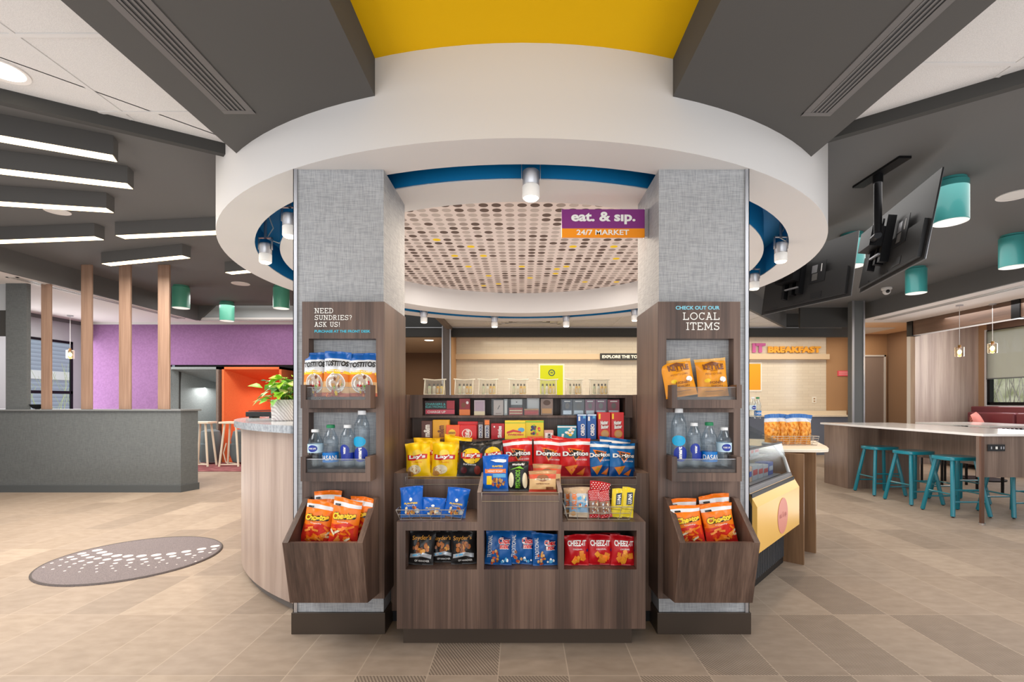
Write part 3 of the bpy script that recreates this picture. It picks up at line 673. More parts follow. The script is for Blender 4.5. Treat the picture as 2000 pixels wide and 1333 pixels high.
# track spots in the ring slot
def ring_spot(x, y, i, lab):
    t = thing('spotlight', (x, y, 2.44), lab, 'spotlight', 'cylinder spotlights in the ring slot')
    zt, zb = 2.612, 2.44
    g = MB(); g.lathe([(.044, 2.525), (.048, 2.53), (.048, 2.605), (.04, 2.612)], x, y, STEEL, 20); g.build('housing', t, smooth=True)
    g = MB(); g.lathe([(.046, 2.455), (.049, 2.46), (.049, 2.52), (.045, 2.525)], x, y, mat('frosted_spot_lens', (226, 222, 216), .4, emit=.2), 20); g.build('lens', t, smooth=True)
    g = MB(); g.lathe([(.0, 2.447), (.036, 2.447), (.044, 2.455)], x, y, LAMPW, 20, False, False); g.build('bulb', t, smooth=True)
    g = MB()
    for s_ in (-1, 1): g.box(x+s_*.053-.002, x+s_*.053+.002, y-.012, y+.012, 2.56, 2.66, STEEL)
    g.box(x-.055, x+.055, y-.012, y+.012, 2.655, 2.662, STEEL); g.cyl(x, y, 2.655, 2.863, .012, STEEL, 10); g.build('bracket', t)
    if i in (1, 4):
        g = MB(); g.tube([(x+.02, y, 2.86), (x+.05, y+.03, 2.75), (x, y+.02, 2.66), (x+.09, y+.05, 2.63), (x+.14, y+.05, 2.7), (x+.15, y+.05, 2.85)], .005, mat('white_flex', (210, 208, 204), .5), 6); g.build('cable', t)
    spot(x, y, 2.435, 30, 95, (1, .84, .66))
names = ['hanging directly over the snack display', 'in the slot toward the angled light boxes, clear of the column', 'in the slot half hidden by the column beside the curved desk',
         'in the slot toward the ceiling screens', 'in the slot just clear of the column beside the chilled case',
         'at the far slot over the corridor opening', 'at the far slot above the ceiling air vent, desk side', 'at the far slot above the ceiling air vent, sign side', 'at the far slot against the column with the flag sign']
for i, (px, far) in enumerate(((1037, 0), (518.5, 0), (566, 0), (1525, 0), (1473, 1), (828, 1), (966, 1), (1106, 1), (1240, 1))):
    k = (px-CX)/F; A = 1+k*k; B = -2*(RC[1]+k*RC[0]); Cc = RC[0]**2+RC[1]**2-2.388**2; D = max(0, B*B-4*A*Cc)
    y = (-B+(1 if far else -1)*sqrt(D))/(2*A); ring_spot(k*y, y, {0: 0, 1: 1, 3: 4}.get(i, 9), 'silver cylinder spotlight '+names[i])

# linear air grilles in the beams
for (x0, x1, ye, lab) in ((-1.622, -1.45, 2.64, 'long charcoal slot air grille in the beam above the curved desk side'), (1.54, 1.70, 2.66, 'long charcoal slot air grille in the beam above the chilled case side')):
    t = thing('air_grille', ((x0+x1)/2, 1, ZB), lab, 'air grille', 'slot grilles under the beams')
    fm_ = mat('grille_frame', (96, 92, 90), .5); g = MB()
    g.box(x0, x0+.035, -2, ye, ZB-.006, ZB+.001, fm_); g.box(x1-.035, x1, -2, ye, ZB-.006, ZB+.001, fm_); g.box(x0, x1, ye-.02, ye+.01, ZB-.0065, ZB+.001, fm_); g.build('frame', t)
    g = MB(); n = 4; w_ = (x1-x0-.07)/n
    for i in range(n): g.box(x0+.035+i*w_+.004, x0+.035+i*w_+w_*.62, -2, ye-.01, ZB-.005, ZB+.001, fm_)
    g.build('slat', t)
    MB().box(x0+.03, x1-.03, -2, ye-.012, ZB-.002, ZB-.0005, BLACK).build('dark_backing', t)
# slot diffusers in the white side ceilings
for (x0, x1, ya, yb_, z, lab) in ((-7.02, -6.86, 6.6, 9.9, ZW, 'white slot air diffuser along the ceiling behind the wooden posts'), (7.2, 7.36, 5.5, 9.9, 2.975, 'white slot air diffuser along the ceiling before the walnut header')):
    t = thing('air_diffuser', ((x0+x1)/2, (ya+yb_)/2, z), lab, 'air grille')
    dw = mat('diffuser_white', (196, 192, 188), .5)
    g = MB(); g.box(x0, x0+.03, ya, yb_, z-.008, z-.0005, dw); g.box(x1-.03, x1, ya, yb_, z-.008, z-.0005, dw); g.box(x0, x1, ya, ya+.03, z-.008, z-.0005, dw); g.box(x0, x1, yb_-.03, yb_, z-.008, z-.0005, dw); g.build('frame', t)
    MB().box(x0+.07, x0+.09, ya+.03, yb_-.03, z-.007, z-.0005, dw).build('slat', t)
    MB().box(x0+.02, x1-.02, ya+.02, yb_-.02, z-.003, z-.0008, mat('diffuser_shadow', (120, 118, 116), .6)).build('backing', t)
# supply vent in the white ceiling past the ring
t = thing('ceiling_vent', (0.15, 10.1, 2.95), 'square white diffuser vent in the tiled ceiling behind the ring', 'ceiling vent')
g = MB(); vx, vy = .17, 9.95
for i, r in enumerate((.42, .32, .22, .12)):
    z = 2.955+.004*i
    for a in ((-r, r, -r, -r+.05), (-r, r, r-.05, r), (-r, -r+.05, -r, r), (r-.05, r, -r, r)): g.box(vx+a[0]*1.6, vx+a[1]*1.6, vy+a[2], vy+a[3], z, 2.975, mat('vent_white', (206, 202, 198), .5))
g.build('louvre', t); MB().box(vx-.5, vx+.5, vy-.35, vy+.35, 2.968, 2.9745, mat('vent_shadow', (120, 116, 112), .7)).build('backing', t)

# angled light boxes
bars = [((222, 305), (0, 266), 1.2, 'angled linear light box nearest the white tiled ceiling'), ((250, 360), (0, 331), 1.0, 'angled linear light box second from the white tiled ceiling'),
        ((209, 408), (0, 395), .8, 'angled linear light box third from the white tiled ceiling'), ((186, 463), (0, 470), .8, 'linear light box tilting up toward the slate column'),
        ((418, 452), (226, 461), .08, 'linear light box whose far end touches the white ring'), ((357, 500), (199, 516), 0, 'short linear light box in front of the wooden posts'), ((481, 529), (440, 533), .35, 'linear light box mostly hidden behind the white ring')]
for i, (a, b_, ext, lab) in enumerate(bars):
    zb = 3.13
    def fl(p): Y_ = 947*(zb-EYE)/(HY-p[1]); return Vector((X(p[0], Y_), Y_))
    A_, B_ = fl(a), fl(b_); d = (A_-B_).normalized()
    if i in (4, 6): A_ = A_+d*ext
    else: B_ = B_-d*ext
    c = (A_+B_)/2; L = (A_-B_).length
    n = Vector((-d.y, d.x)); c = c+n*(.05 if n.y > 0 else -.05)
    t = thing('linear_light', (c.x, c.y, zb), lab, 'ceiling light', 'charcoal light boxes fanned across the ceiling')
    MB().rbox(c, d, (L, .12), DARKC, zb+.004, ZD-.001).build('housing', t)
    MB().rbox(c, d, (L-.012, .108), LEDM, zb, zb+.006).build('diffuser', t)
    ar = area(c.x, c.y, zb-.02, L, .1, 13*L, (1, .93, .82)); ar.rotation_euler = (0, 0, atan2(d.y, d.x))

# teal cylinder downlights
TEALG = mat('sea_green_enamel', (80, 154, 130), .35, coat=.2)
cyls = [((1882, 338), 'large teal cylinder downlight beside the nearer ceiling screen', TEAL), ((1679, 450), 'teal cylinder downlight half hidden between the two ceiling screens', TEAL), ((1803.5, 518), 'teal cylinder downlight above the dome camera', TEAL), ((2001, 452), 'teal cylinder downlight over the outer end of the bar table', TEAL),
        ((343, 555), 'green cylinder downlight behind the end wooden post', TEALG), ((435.5, 587), 'green cylinder downlight in front of the pale bulkhead', TEALG), ((542, 556), 'green cylinder downlight under the edge of the white ring', TEALG)]
for (p, lab, mt) in cyls:
    Y_ = 947*(ZD-EYE)/(HY-p[1]); x = X(p[0], Y_); y = Y_+.13
    t = thing('cylinder_downlight', (x, y, 2.9), lab, 'ceiling light', 'enamelled cylinder downlights')
    MB().lathe([(.118, 2.9), (.13, 2.905), (.13, 3.25), (.115, 3.26), (.115, ZD)], x, y, mt, 32, False).build('shade', t, smooth=True)
    MB().lathe([(.128, 2.899), (.12, 2.896), (.11, 2.93), (.0001, 2.95)], x, y, mat('white_reflector', (232, 230, 226), .5, emit=.5), 32, False, False).build('reflector', t, smooth=True)
    spot(x, y, 2.89, 34, 110, (1, .92, .8))
# flat discs / downlights
def disc(px, py, z, r, m, lab, nm='recessed_downlight', cat='ceiling light', trim=True, pw=0):
    Y_ = 947*(z-EYE)/(HY-py); x = X(px, Y_)
    t = thing(nm, (x, Y_, z-.01), lab, cat)
    MB().lathe([(r*.82, z-.004), (r, z-.008), (r, z+.001)], x, Y_, WHITEC, 32, False, False).build('trim_ring', t, smooth=True)
    MB().lathe([(.001, z-.003), (r*.83, z-.003)], x, Y_, m, 32, True, False).build('lens', t)
    if pw: spot(x, Y_, z-.02, pw, 130, (1, .94, .86))
disc(4, 137, ZACT, .11, LAMPW, 'glowing recessed downlight in the white tiled ceiling', pw=30)
spk = mat('speaker_grille', (216, 212, 208), .7)
disc(470, 554, ZD, .14, spk, 'round white ceiling speaker near the edge of the white ring', 'ceiling_speaker', 'speaker')
disc(112, 412, ZD, .11, spk, 'round white ceiling speaker partly behind the angled light boxes', 'ceiling_speaker', 'speaker')
disc(1983, 381, ZD, .14, spk, 'round white ceiling speaker beside the large teal cylinder', 'ceiling_speaker', 'speaker')
disc(838, 665, 2.76, .13, LAMPW, 'glowing recessed downlight in the beige corridor ceiling', pw=40)
# dome camera
cx_, cy_, cz_ = at(1742, 568, 8.3)
t = thing('dome_camera', (cx_, cy_, 3.2), 'small white dome security camera under the charcoal ceiling', 'security camera')
MB().lathe([(.07, 3.24), (.08, 3.25), (.08, ZD)], cx_, 8.42, WHITE, 20).build('base', t, smooth=True)
g = MB(); g.sphere((cx_, 8.42, 3.22), .062, WHITE, 10); g.build('dome', t, smooth=True)
g = MB(); g.sphere((cx_-.02, 8.365, 3.205), .03, BLACK, 8); g.build('lens', t, smooth=True)

# ceiling-hung screens
def screen(q, lab, pole):
    x, y, z, yaw, tilt = q; w, h = 1.23, .71
    u = Vector((cos(yaw), sin(yaw), 0)); n = Vector((-sin(yaw), cos(yaw), 0)); v = Vector((0, 0, 1))*cos(tilt)+n*sin(tilt); nn = u.cross(v)*-1
    if nn.dot(n) < 0: nn = -nn
    c = Vector((x, y, z))
    P = lambda a, b_, d: tuple(c+u*a+v*b_+nn*d)
    def slab(mb, a0, a1, b0, b1, d0, d1, m): mb.hexa([P(a0, b0, d0), P(a1, b0, d0), P(a1, b0, d1), P(a0, b0, d1), P(a0, b1, d0), P(a1, b1, d0), P(a1, b1, d1), P(a0, b1, d1)], m)
    t = thing('ceiling_screen', (x, y, z), lab, 'television', 'screens hung from the charcoal ceiling')
    g = MB(); slab(g, -w/2, w/2, -h/2, h/2, 0, .012, mat('screen_back_black', (34, 33, 33), .5)); slab(g, -w/2+.05, w/2-.05, -h/2+.03, -.02, -.03, 0, mat('screen_back_black', 0)); g.build('casing', t)
    g = MB(); slab(g, -w/2, w/2, -h/2, h/2, .012, .014, STEEL); slab(g, -w/2+.01, w/2-.01, -h/2+.01, h/2-.01, .0141, .015, BLACK); g.build('display_panel', t)
    g = MB(); slab(g, .10, .30, -.12, .12, -.034, -.03, BLACK); slab(g, .12, .19, -.0, .09, -.037, -.034, STEEL); slab(g, .24, .25, 0, .09, -.037, -.034, WHITE); slab(g, .13, .2, -.09, -.01, -.036, -.034, mat('port_grey', (90, 88, 86), .5)); g.build('connector_recess', t)
    g = MB(); slab(g, -.45, -.33, -h/2+.035, -h/2+.055, -.033, -.03, BLACK); slab(g, -.1, .06, -h/2+.035, -h/2+.055, -.033, -.03, BLACK); slab(g, .14, .28, -h/2+.05, -h/2+.12, -.033, -.03, BLACK); g.build('vent_slots', t)
    g = MB(); slab(g, -.02, .03, -.22, .2, -.1, -.03, BLACKM); slab(g, -.12, -.07, -.22, .2, -.1, -.03, BLACKM); slab(g, -.24, .02, -.08, .1, -.2, -.1, BLACKM); slab(g, -.2, -.16, -.26, -.05, -.12, -.06, BLACKM); slab(g, -.2, .02, -.16, -.145, -.12, -.1, STEEL)
    g.build('mount_bracket', t)
    g = MB(); pb = Vector(P(-.11, .0, -.16)); pb.x, pb.y = pole; g.tube([(pb.x, pb.y, z), (pb.x, pb.y, ZD)], .03, BLACKM, 14); g.tube([(pb.x, pb.y, z-.02), P(-.11, 0, -.15)], .03, BLACKM, 8); g.cyl(pb.x, pb.y, ZD-.08, ZD-.02, .038, BLACKM, 14); g.build('pole', t, smooth=True)
    g = MB(); g.box(pb.x-.05, pb.x+.05, pb.y-.3, pb.y+.25, ZD-.02, ZD-.001, BLACKM); g.build('ceiling_plate', t)
screen((3.35741593, 4.3526657, 2.76391441, -1.83909068, 0.17160766), 'black television seen from behind, hung on a pole nearest the large teal cylinder', (3.09, 4.2))
screen((3.35093477, 5.72303579, 2.7712971, -1.27551713, 0.16133447), 'black television seen from behind, half covered by the white ring', (2.95, 5.85))

# glass pendants
def pendant(px, py, Y_, ztop, lab, r=.065, h=.16, pw=4):
    x, y, z = at(px, py, Y_)
    t = thing('pendant_lamp', (x, y, z), lab, 'pendant lamp')
    MB().tube([(x, y, z+h*.75), (x, y, ztop)], .004, WHITE, 6).cyl(x, y, ztop-.02, ztop, .05, STEEL, 16).build('cord', t)
    MB().lathe([(r*.9, z-h/2), (r, z-h/2+.01), (r, z+h/2), (r*.8, z+h/2+.005), (.02, z+h/2+.01)], x, y, clear('pendant_glass', (250, 235, 210), .2), 20, False, False).build('glass_shade', t, smooth=True)
    MB().cyl(x, y, z+h*.4, z+h*.75, .022, mat('brass_socket', (150, 110, 60), .35, .9), 12).build('socket', t)
    g = MB(); g.sphere((x, y, z), .03, BULB, 8, 1.4); g.build('bulb', t, smooth=True); point(x, y, z-.05, pw, r=.04)
pendant(137, 693, 9.55, ZW, 'clear glass pendant lamp hanging before the window by the partition')
pendant(1874, 688, 8.4, 2.975, 'clear glass pendant lamp in front of the walnut niche wall')
pendant(1938.5, 681, 8.3, 2.975, 'round glass pendant lamp in front of the grey roller shade')

# curved reception desk
t = thing('reception_desk', (-2.2, 4.4, 0), 'curved reception desk of pale wood with a grey stone top', 'reception desk')
def ang(a): return radians(a)
def ap(r, a): return (RC[0]+r*cos(ang(a)), RC[1]+r*sin(ang(a)))
o_ = [ap(2.575, 150+88.5*i/48) for i in range(49)]; i_ = [ap(2.54, 150+88.5*i/48) for i in range(49)]
MB().prism(o_+i_[::-1], .055, 1.108, TAUPE).build('front_panel', t, smooth=30)
o_ = [ap(2.545, 150+88*i/40) for i in range(41)]; i_ = [ap(2.49, 150+88*i/40) for i in range(41)]
MB().prism(o_+i_[::-1], 0, .055, mat('desk_toe_grey', (110, 104, 100), .5)).build('toe_kick', t, smooth=30)
o_ = [ap(2.625, 150+88*i/48) for i in range(49)]+[(-1.30, 2.96), (-1.30, 3.26)]; i_ = [ap(1.95, 150+86*i/48) for i in range(49)]
MB().prism(o_+i_[::-1], 1.108, 1.155, STONE).build('stone_top', t, smooth=30)
# card terminal on the desk
x, y, z = -2.30, 4.36, 1.155
t = thing('card_printer', (x, y, z), 'flat black desk device lying near the edge of the curved desk', 'desk device')
MB().box(x-.14, x+.12, y-.07, y+.07, z+.012, z+.055, BLACK).build('body', t, bevel=.004)
MB().add([(x-.12, y-.06, z+.058), (x+.16, y-.06, z+.068), (x+.16, y+.06, z+.068), (x-.12, y+.06, z+.058), (x-.12, y-.06, z+.066), (x+.16, y-.06, z+.076), (x+.16, y+.06, z+.076), (x-.12, y+.06, z+.066)], [(3, 2, 1, 0), (4, 5, 6, 7), (0, 1, 5, 4), (1, 2, 6, 5), (2, 3, 7, 6), (3, 0, 4, 7)], BLACK).build('lid', t)
g = MB()
for a in (-.1, .08): g.box(x+a-.015, x+a+.015, y-.06, y+.06, z, z+.012, BLACK)
g.build('foot', t)
# potted plant
x, y = -1.80, 3.70; z = 1.155
t = thing('potted_plant', (x, y, z), 'leafy green pothos plant in a patterned white pot on the curved desk', 'potted plant')
pm = mat('textured_white_ceramic', (226, 216, 214), .5); b = pm.node_tree.nodes['Principled BSDF']
wv = nd(pm, 'ShaderNodeTexWave'); wv.inputs['Scale'].default_value = 22; wv.inputs['Distortion'].default_value = 3; wv.bands_direction = 'DIAGONAL'; lk(pm, tex(pm), wv.inputs[0])
bp = nd(pm, 'ShaderNodeBump'); bp.inputs['Strength'].default_value = .5; bp.inputs['Distance'].default_value = .004; lk(pm, wv.outputs[0], bp.inputs['Height']); lk(pm, bp.outputs[0], b.inputs['Normal'])
r_ = ramp(pm, [(.3, (200, 188, 186)), (.6, (232, 224, 222))], wv.outputs[0]); lk(pm, r_.outputs[0], b.inputs['Base Color'])
MB().lathe([(.088, z), (.094, z+.006), (.1, z+.155), (.098, z+.16), (.092, z+.158), (.088, z+.14)], x, y, pm, 32, True, False).build('pot', t, smooth=True)
MB().cyl(x, y, z+.12, z+.14, .09, mat('potting_soil', (50, 38, 30), .9), 20).build('soil', t)
LG = [mat('leaf_green', (112, 176, 42), .4), mat('leaf_lime', (160, 206, 56), .4), mat('leaf_cream', (214, 216, 140), .45), mat('leaf_dark', (66, 128, 44), .45)]
g = MB(); st = MB(); rnd = random.Random(3)
for i in range(120):
    a = rnd.uniform(0, 2*pi); rr_ = rnd.uniform(.02, .165); hh = rnd.uniform(.0, .24)*(1-.45*rr_/.165)
    c = Vector((x+cos(a)*rr_, y+sin(a)*rr_, z+.15+hh)); s_ = rnd.uniform(.055, .095)
    out = Vector((cos(a), sin(a), rnd.uniform(-.7, .45))).normalized(); side = out.cross(Vector((0, 0, 1))).normalized(); side = (side+Vector((0, 0, rnd.uniform(-.5, .5)))).normalized(); up = side.cross(out)
    o2 = [(0, 0), (.28, .36), (.5, .42), (.8, .22), (1.1, 0), (.8, -.22), (.5, -.42), (.28, -.36)]
    pts = [c+out*(q[0]*s_)+side*(q[1]*s_)+up*(abs(q[1])*.35*s_-.15*s_*q[0]**2) for q in o2]; mid = c+out*.5*s_
    g.add([tuple(mid)]+[tuple(q) for q in pts], [(0, k+1, (k+1) % 8+1) for k in range(8)], rnd.choice(LG[:2]*3+LG))
    if i % 3 == 0: st.tube([(x+cos(a)*.03, y+sin(a)*.03, z+.13), (x+cos(a)*rr_*.6, y+sin(a)*rr_*.6, z+.15+hh*.8), tuple(c)], .0025, LG[3], 5)
g.build('foliage', t, smooth=True); st.build('stems', t)

# oval floor mat
t = thing('floor_mat', (-3.2, 4.02, 0), 'round charcoal floor mat with an arc of white dots', 'floor mat')
rm = noisy('charcoal_mat_pile', (104, 96, 98), (134, 124, 124), 160, .95, .4)
MB().lathe([(.62, 0), (.62, .006), (.6, .011), (.001, .011)], -3.2, 4.02, rm, 64, True, False).build('mat_pile', t)
MB().lathe([(.605, .0105), (.612, .013), (.62, .006)], -3.2, 4.02, mat('mat_edge', (84, 76, 74), .8), 64, False, False).build('mat_edge', t)
g = MB(); dmt = mat('mat_white_dot', (222, 210, 206), .9)
big = [(760, 312), (795, 330), (838, 345), (912, 355), (1000, 358), (1105, 357), (1220, 350), (1338, 340), (1455, 322), (1575, 302), (1680, 280), (1748, 260)]
rows = [(0, 0, .036), (0, 1, .030), (-40, 2, .022)]
drops = [(640, 338, .03), (550, 366, .024), (665, 352, .028), (578, 382, .022), (705, 368, .028), (762, 377, .026), (835, 385, .028), (920, 388, .028), (1020, 386, .028), (1125, 383, .026), (1235, 375, .026), (1350, 360, .026), (1470, 344, .024), (1570, 325, .022), (1672, 304, .02),
         (635, 398, .02), (703, 408, .02), (795, 413, .018), (902, 415, .017), (1018, 411, .017), (1142, 404, .016), (1270, 389, .015), (1395, 373, .015), (1520, 353, .014), (1640, 331, .013), (1745, 283, .014), (1742, 300, .012),
         (478, 386, .013), (405, 414, .011), (340, 446, .009), (520, 405, .012), (582, 418, .013), (468, 433, .01), (412, 462, .01), (542, 444, .01), (505, 475, .009), (660, 428, .01), (640, 453, .011), (620, 482, .008), (755, 433, .011), (755, 457, .009), (755, 482, .009), (870, 436, .01), (880, 455, .01), (903, 475, .008), (990, 431, .011), (1015, 446, .009), (1058, 463, .008), (1110, 420, .01), (1160, 432, .009), (1245, 407, .009), (1218, 446, .006), (1305, 415, .009), (1380, 424, .006), (1448, 393, .008), (1505, 369, .009), (1528, 400, .008), (1580, 372, .006)]
for (px, py, r) in [(a, b_, .036) for a, b_ in big]+drops:
    px, py = px/4, 1000+py/4; Y_ = 947*EYE/(py-HY); x = X(px, Y_)
    if (x+3.2)**2+(Y_-4.02)**2 < (.615-r)**2: g.lathe([(.0005, .0122), (r, .0122), (r, .011)], x, Y_, dmt, 16, False, False)
g.build('white_dots', t)

# ---------------------------------------------------------------- chilled case
P0 = Vector((1.463, 3.005)); U_ = Vector((.678, .735)); N_ = Vector((-.735, .678))
def cs(s, d, z): p = P0+U_*s+N_*d; return (p.x, p.y, z)
def cpr(pts): return [cs(s, d, 0)[:2] for s, d in pts]
t = thing('refrigerated_case', cs(.5, .3, 0), 'refrigerated grab-and-go case with a yellow front panel and slanted glass', 'refrigerated case')
YP = mat('amber_front_panel', (244, 192, 96), .35); YPS = mat('amber_edge', (240, 170, 30), .35)
g = MB(); g.prism(cpr([(.0, .03), (.0, .1), (.3, .36), (.3, .72), (1.0, .72), (1.0, .03)]), .34, .72, BLACK); g.build('body', t)
g = MB(); g.hexa([cs(0, 0, .351), cs(1.013, 0, .351), cs(1.013, .03, .351), cs(0, .03, .351), cs(0, 0, .643), cs(1.013, 0, .643), cs(1.013, .03, .643), cs(0, .03, .643)], YP)
g.hexa([cs(0, 0, .643), cs(1.013, 0, .643), cs(1.013, .03, .643), cs(0, .03, .643), cs(0, .045, .722), cs(1.013, .045, .722), cs(1.013, .06, .722), cs(0, .06, .722)], YP)
g.hexa([cs(1.013, 0, .351), cs(1.016, 0, .351), cs(1.016, .2, .351), cs(1.013, .2, .351), cs(1.013, 0, .643), cs(1.016, 0, .643), cs(1.016, .2, .72), cs(1.013, .2, .72)], YPS); fp = g.build('front_panel', t)
g = MB(); g.add([cs(.56+.125*cos(k*pi/16), -.002, .497+.125*sin(k*pi/16)) for k in range(32)], [tuple(range(32))[::-1]], mat('faded_pink', (226, 146, 128), .5))
g.text('eat. & s\u0131p.', lambda u, v: cs(.47+.18*u, -.003, .475+.05*v), mat('dusky_pink_print', (206, 118, 108), .5)); g.build('round_logo', fp)
g = MB(); g.hexa([cs(0, .045, .722), cs(1.0, .045, .722), cs(1.0, .08, .722), cs(0, .08, .722), cs(0, .052, .748), cs(1.0, .052, .748), cs(1.0, .08, .748), cs(0, .08, .748)], STEEL); g.build('sill_rail', t)
g = MB(); g.hexa([cs(0, .060, .748), cs(1.0, .060, .748), cs(1.0, .064, .748), cs(0, .064, .748), cs(0, .119, .976), cs(1.0, .119, .976), cs(1.0, .123, .976), cs(0, .123, .976)], GLASS)
g.hexa([cs(.0, .123, .982), cs(1.0, .123, .982), cs(1.0, .127, .978), cs(.0, .127, .978), cs(.15, .45, 1.15), cs(1.0, .45, 1.15), cs(1.0, .454, 1.146), cs(.15, .454, 1.146)], GLASS)
g.hexa([cs(1.0, .06, .748), cs(1.004, .06, .748), cs(1.004, .7, .748), cs(1.0, .7, .748), cs(1.0, .121, .976), cs(1.004, .121, .976), cs(1.004, .6, 1.146), cs(1.0, .6, 1.146)], GLASS); g.build('glass', t)
g = MB(); g.tube([cs(0, .121, .979), cs(1.0, .121, .979)], .008, BLACKM, 8); g.build('glass_clip_rail', t)
g = MB(); g.tube([cs(.985, .065, .75), cs(.985, .10, .86), cs(.985, .17, .955), cs(.985, .26, .965)], .013, WHITE, 8); g.build('end_frame', t)
g = MB(); g.prism(cpr([(.3, .55), (.3, .72), (1.0, .72), (1.0, .55)]), .72, 1.12, mat('case_back_brown', (120, 96, 74), .6)); g.prism(cpr([(.15, .44), (.3, .74), (1.02, .74), (1.02, .44)]), 1.145, 1.165, TAN); g.build('rear_cabinet', t)
g = MB(); g.prism(cpr([(.12, .12), (.3, .5), (.98, .5), (.98, .12)]), .72, .735, STEEL); g.prism(cpr([(.15, .22), (.3, .5), (.98, .5), (.98, .22)]), .87, .878, STEEL); g.build('wire_shelf', t)
g = MB(); g.prism(cpr([(.0, .14), (.0, .2), (.3, .5), (1.12, .5), (1.12, .14)]), 0, .34, BLACK)
for k in range(26): g.prism(cpr([(.1+k*.04, .135), (.1+k*.04, .14), (.12+k*.04, .14), (.12+k*.04, .135)]), .05, .3, mat('grille_grey', (70, 72, 76), .5))
g.build('base_grille', t)
# counter with end panels that carries on from the case
t = thing('snack_counter', cs(1.4, .3, 0), 'walnut end counter with a cream rounded top beside the refrigerated case', 'counter')
AMW = wood('amber_lit_walnut', (104, 76, 52), (126, 94, 66), (146, 112, 80))  # warm glow of the ring spots put into the walnut colour
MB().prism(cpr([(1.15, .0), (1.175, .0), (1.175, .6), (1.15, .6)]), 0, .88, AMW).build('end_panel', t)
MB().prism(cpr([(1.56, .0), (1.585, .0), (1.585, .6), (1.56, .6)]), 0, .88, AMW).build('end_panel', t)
MB().prism(cpr([(1.175, .25), (1.56, .25), (1.56, .6), (1.175, .6)]), .0, .88, MIDW).build('body', t)
MB().prism([(2.13, 4.02), (2.47, 4.0), (2.56, 4.04), (2.62, 4.13), (2.72, 4.32), (2.95, 4.85), (2.93, 4.95), (2.3, 5.2), (1.85, 4.5)], .88, .905, CREAM).build('cream_top', t, bevel=.004)
# goods in the case
rnd = random.Random(5)
CB = [mat('goods_white', (176, 178, 184), .5), mat('goods_blue', (40, 84, 168), .4), mat('goods_red', (196, 52, 56), .4), mat('goods_pale', (196, 204, 214), .4), mat('goods_peach', (226, 180, 150), .4)]
k = 0
cols = ['white', 'blue', 'red', 'pale grey', 'peach']; seen = {}
ordn = ['first', 'second', 'third', 'fourth', 'fifth', 'sixth', 'seventh', 'eighth', 'ninth', 'tenth']
for zf, d0, nm in ((.735, .16, 'lower'), (.878, .26, 'upper')):
    s_ = .2; cnt = 0
    while s_ < .9:
        w_ = rnd.uniform(.07, .12); ci = rnd.choice([0, 0, 1, 1, 2, 3, 4]) if nm == 'lower' else rnd.choice([0, 0, 3, 2]); h_ = rnd.uniform(.07, .12) if nm == 'lower' else .07
        g = MB(); g.prism(cpr([(s_, d0), (s_+w_, d0), (s_+w_, d0+.1), (s_, d0+.1)]), zf, zf+h_, CB[ci])
        cnt += 1
        o = g.build('chilled_box', label='%s chilled box, %s in the %s shelf row from the column' % (cols[ci], ordn[cnt-1], nm), cat='food box', group='boxes in the refrigerated case', bevel=.003)
        g = MB(); g.prism(cpr([(s_+.01, d0-.0012), (s_+w_-.01, d0-.0012), (s_+w_-.01, d0-.0005), (s_+.01, d0-.0005)]), zf+h_*.35, zf+h_*.7, CB[(ci+2) % 5]); g.build('wrapper_band', o)
        s_ += w_+.012

# ---------------------------------------------------------------- communal table and stools
t = thing('bar_table', (5.4, 6.4, 0), 'long counter-height table with a white top and walnut panels', 'table')
MB().box(4.84, 6.0, 5.08, 7.85, .935, .962, QUARTZ).build('table_top', t, bevel=.003)
MB().box(4.875, 5.95, 7.24, 7.80, 0, .935, MIDW).build('cabinet', t)
MB().box(5.385, 5.42, 5.16, 7.24, .55, .935, MIDW).build('spine_panel', t)
MB().box(4.84, 5.98, 5.124, 5.16, .50, .935, MIDW).build('end_apron', t)
lg = MB().box(4.838, 4.872, 5.10, 5.122, .02, .935, mat('bronze_leg', (96, 66, 50), .4)).build('leg', t)
MB().cyl(4.855, 5.111, 0, .02, .03, CHROME, 16).build('foot', lg)
lg = MB().box(5.94, 5.98, 5.11, 5.16, .02, .935, mat('bronze_leg', 0)).build('leg', t)
MB().cyl(5.96, 5.135, 0, .02, .03, CHROME, 16).build('foot', lg)
g = MB(); g.box(X(1930, 5.11), X(1964, 5.11), 5.114, 5.119, Z(882, 5.11), Z(869, 5.11), BLACK); op = g.build('outlet_plate', t)
g = MB(); g.box(X(1945, 5.11), X(1949, 5.11), 5.112, 5.114, Z(878, 5.11), Z(873, 5.11), WHITEP)
for px in (1936, 1955, 1960): g.box(X(px, 5.11), X(px+2, 5.11), 5.112, 5.114, Z(878, 5.11), Z(873, 5.11), STEEL)
g.build('socket', op)
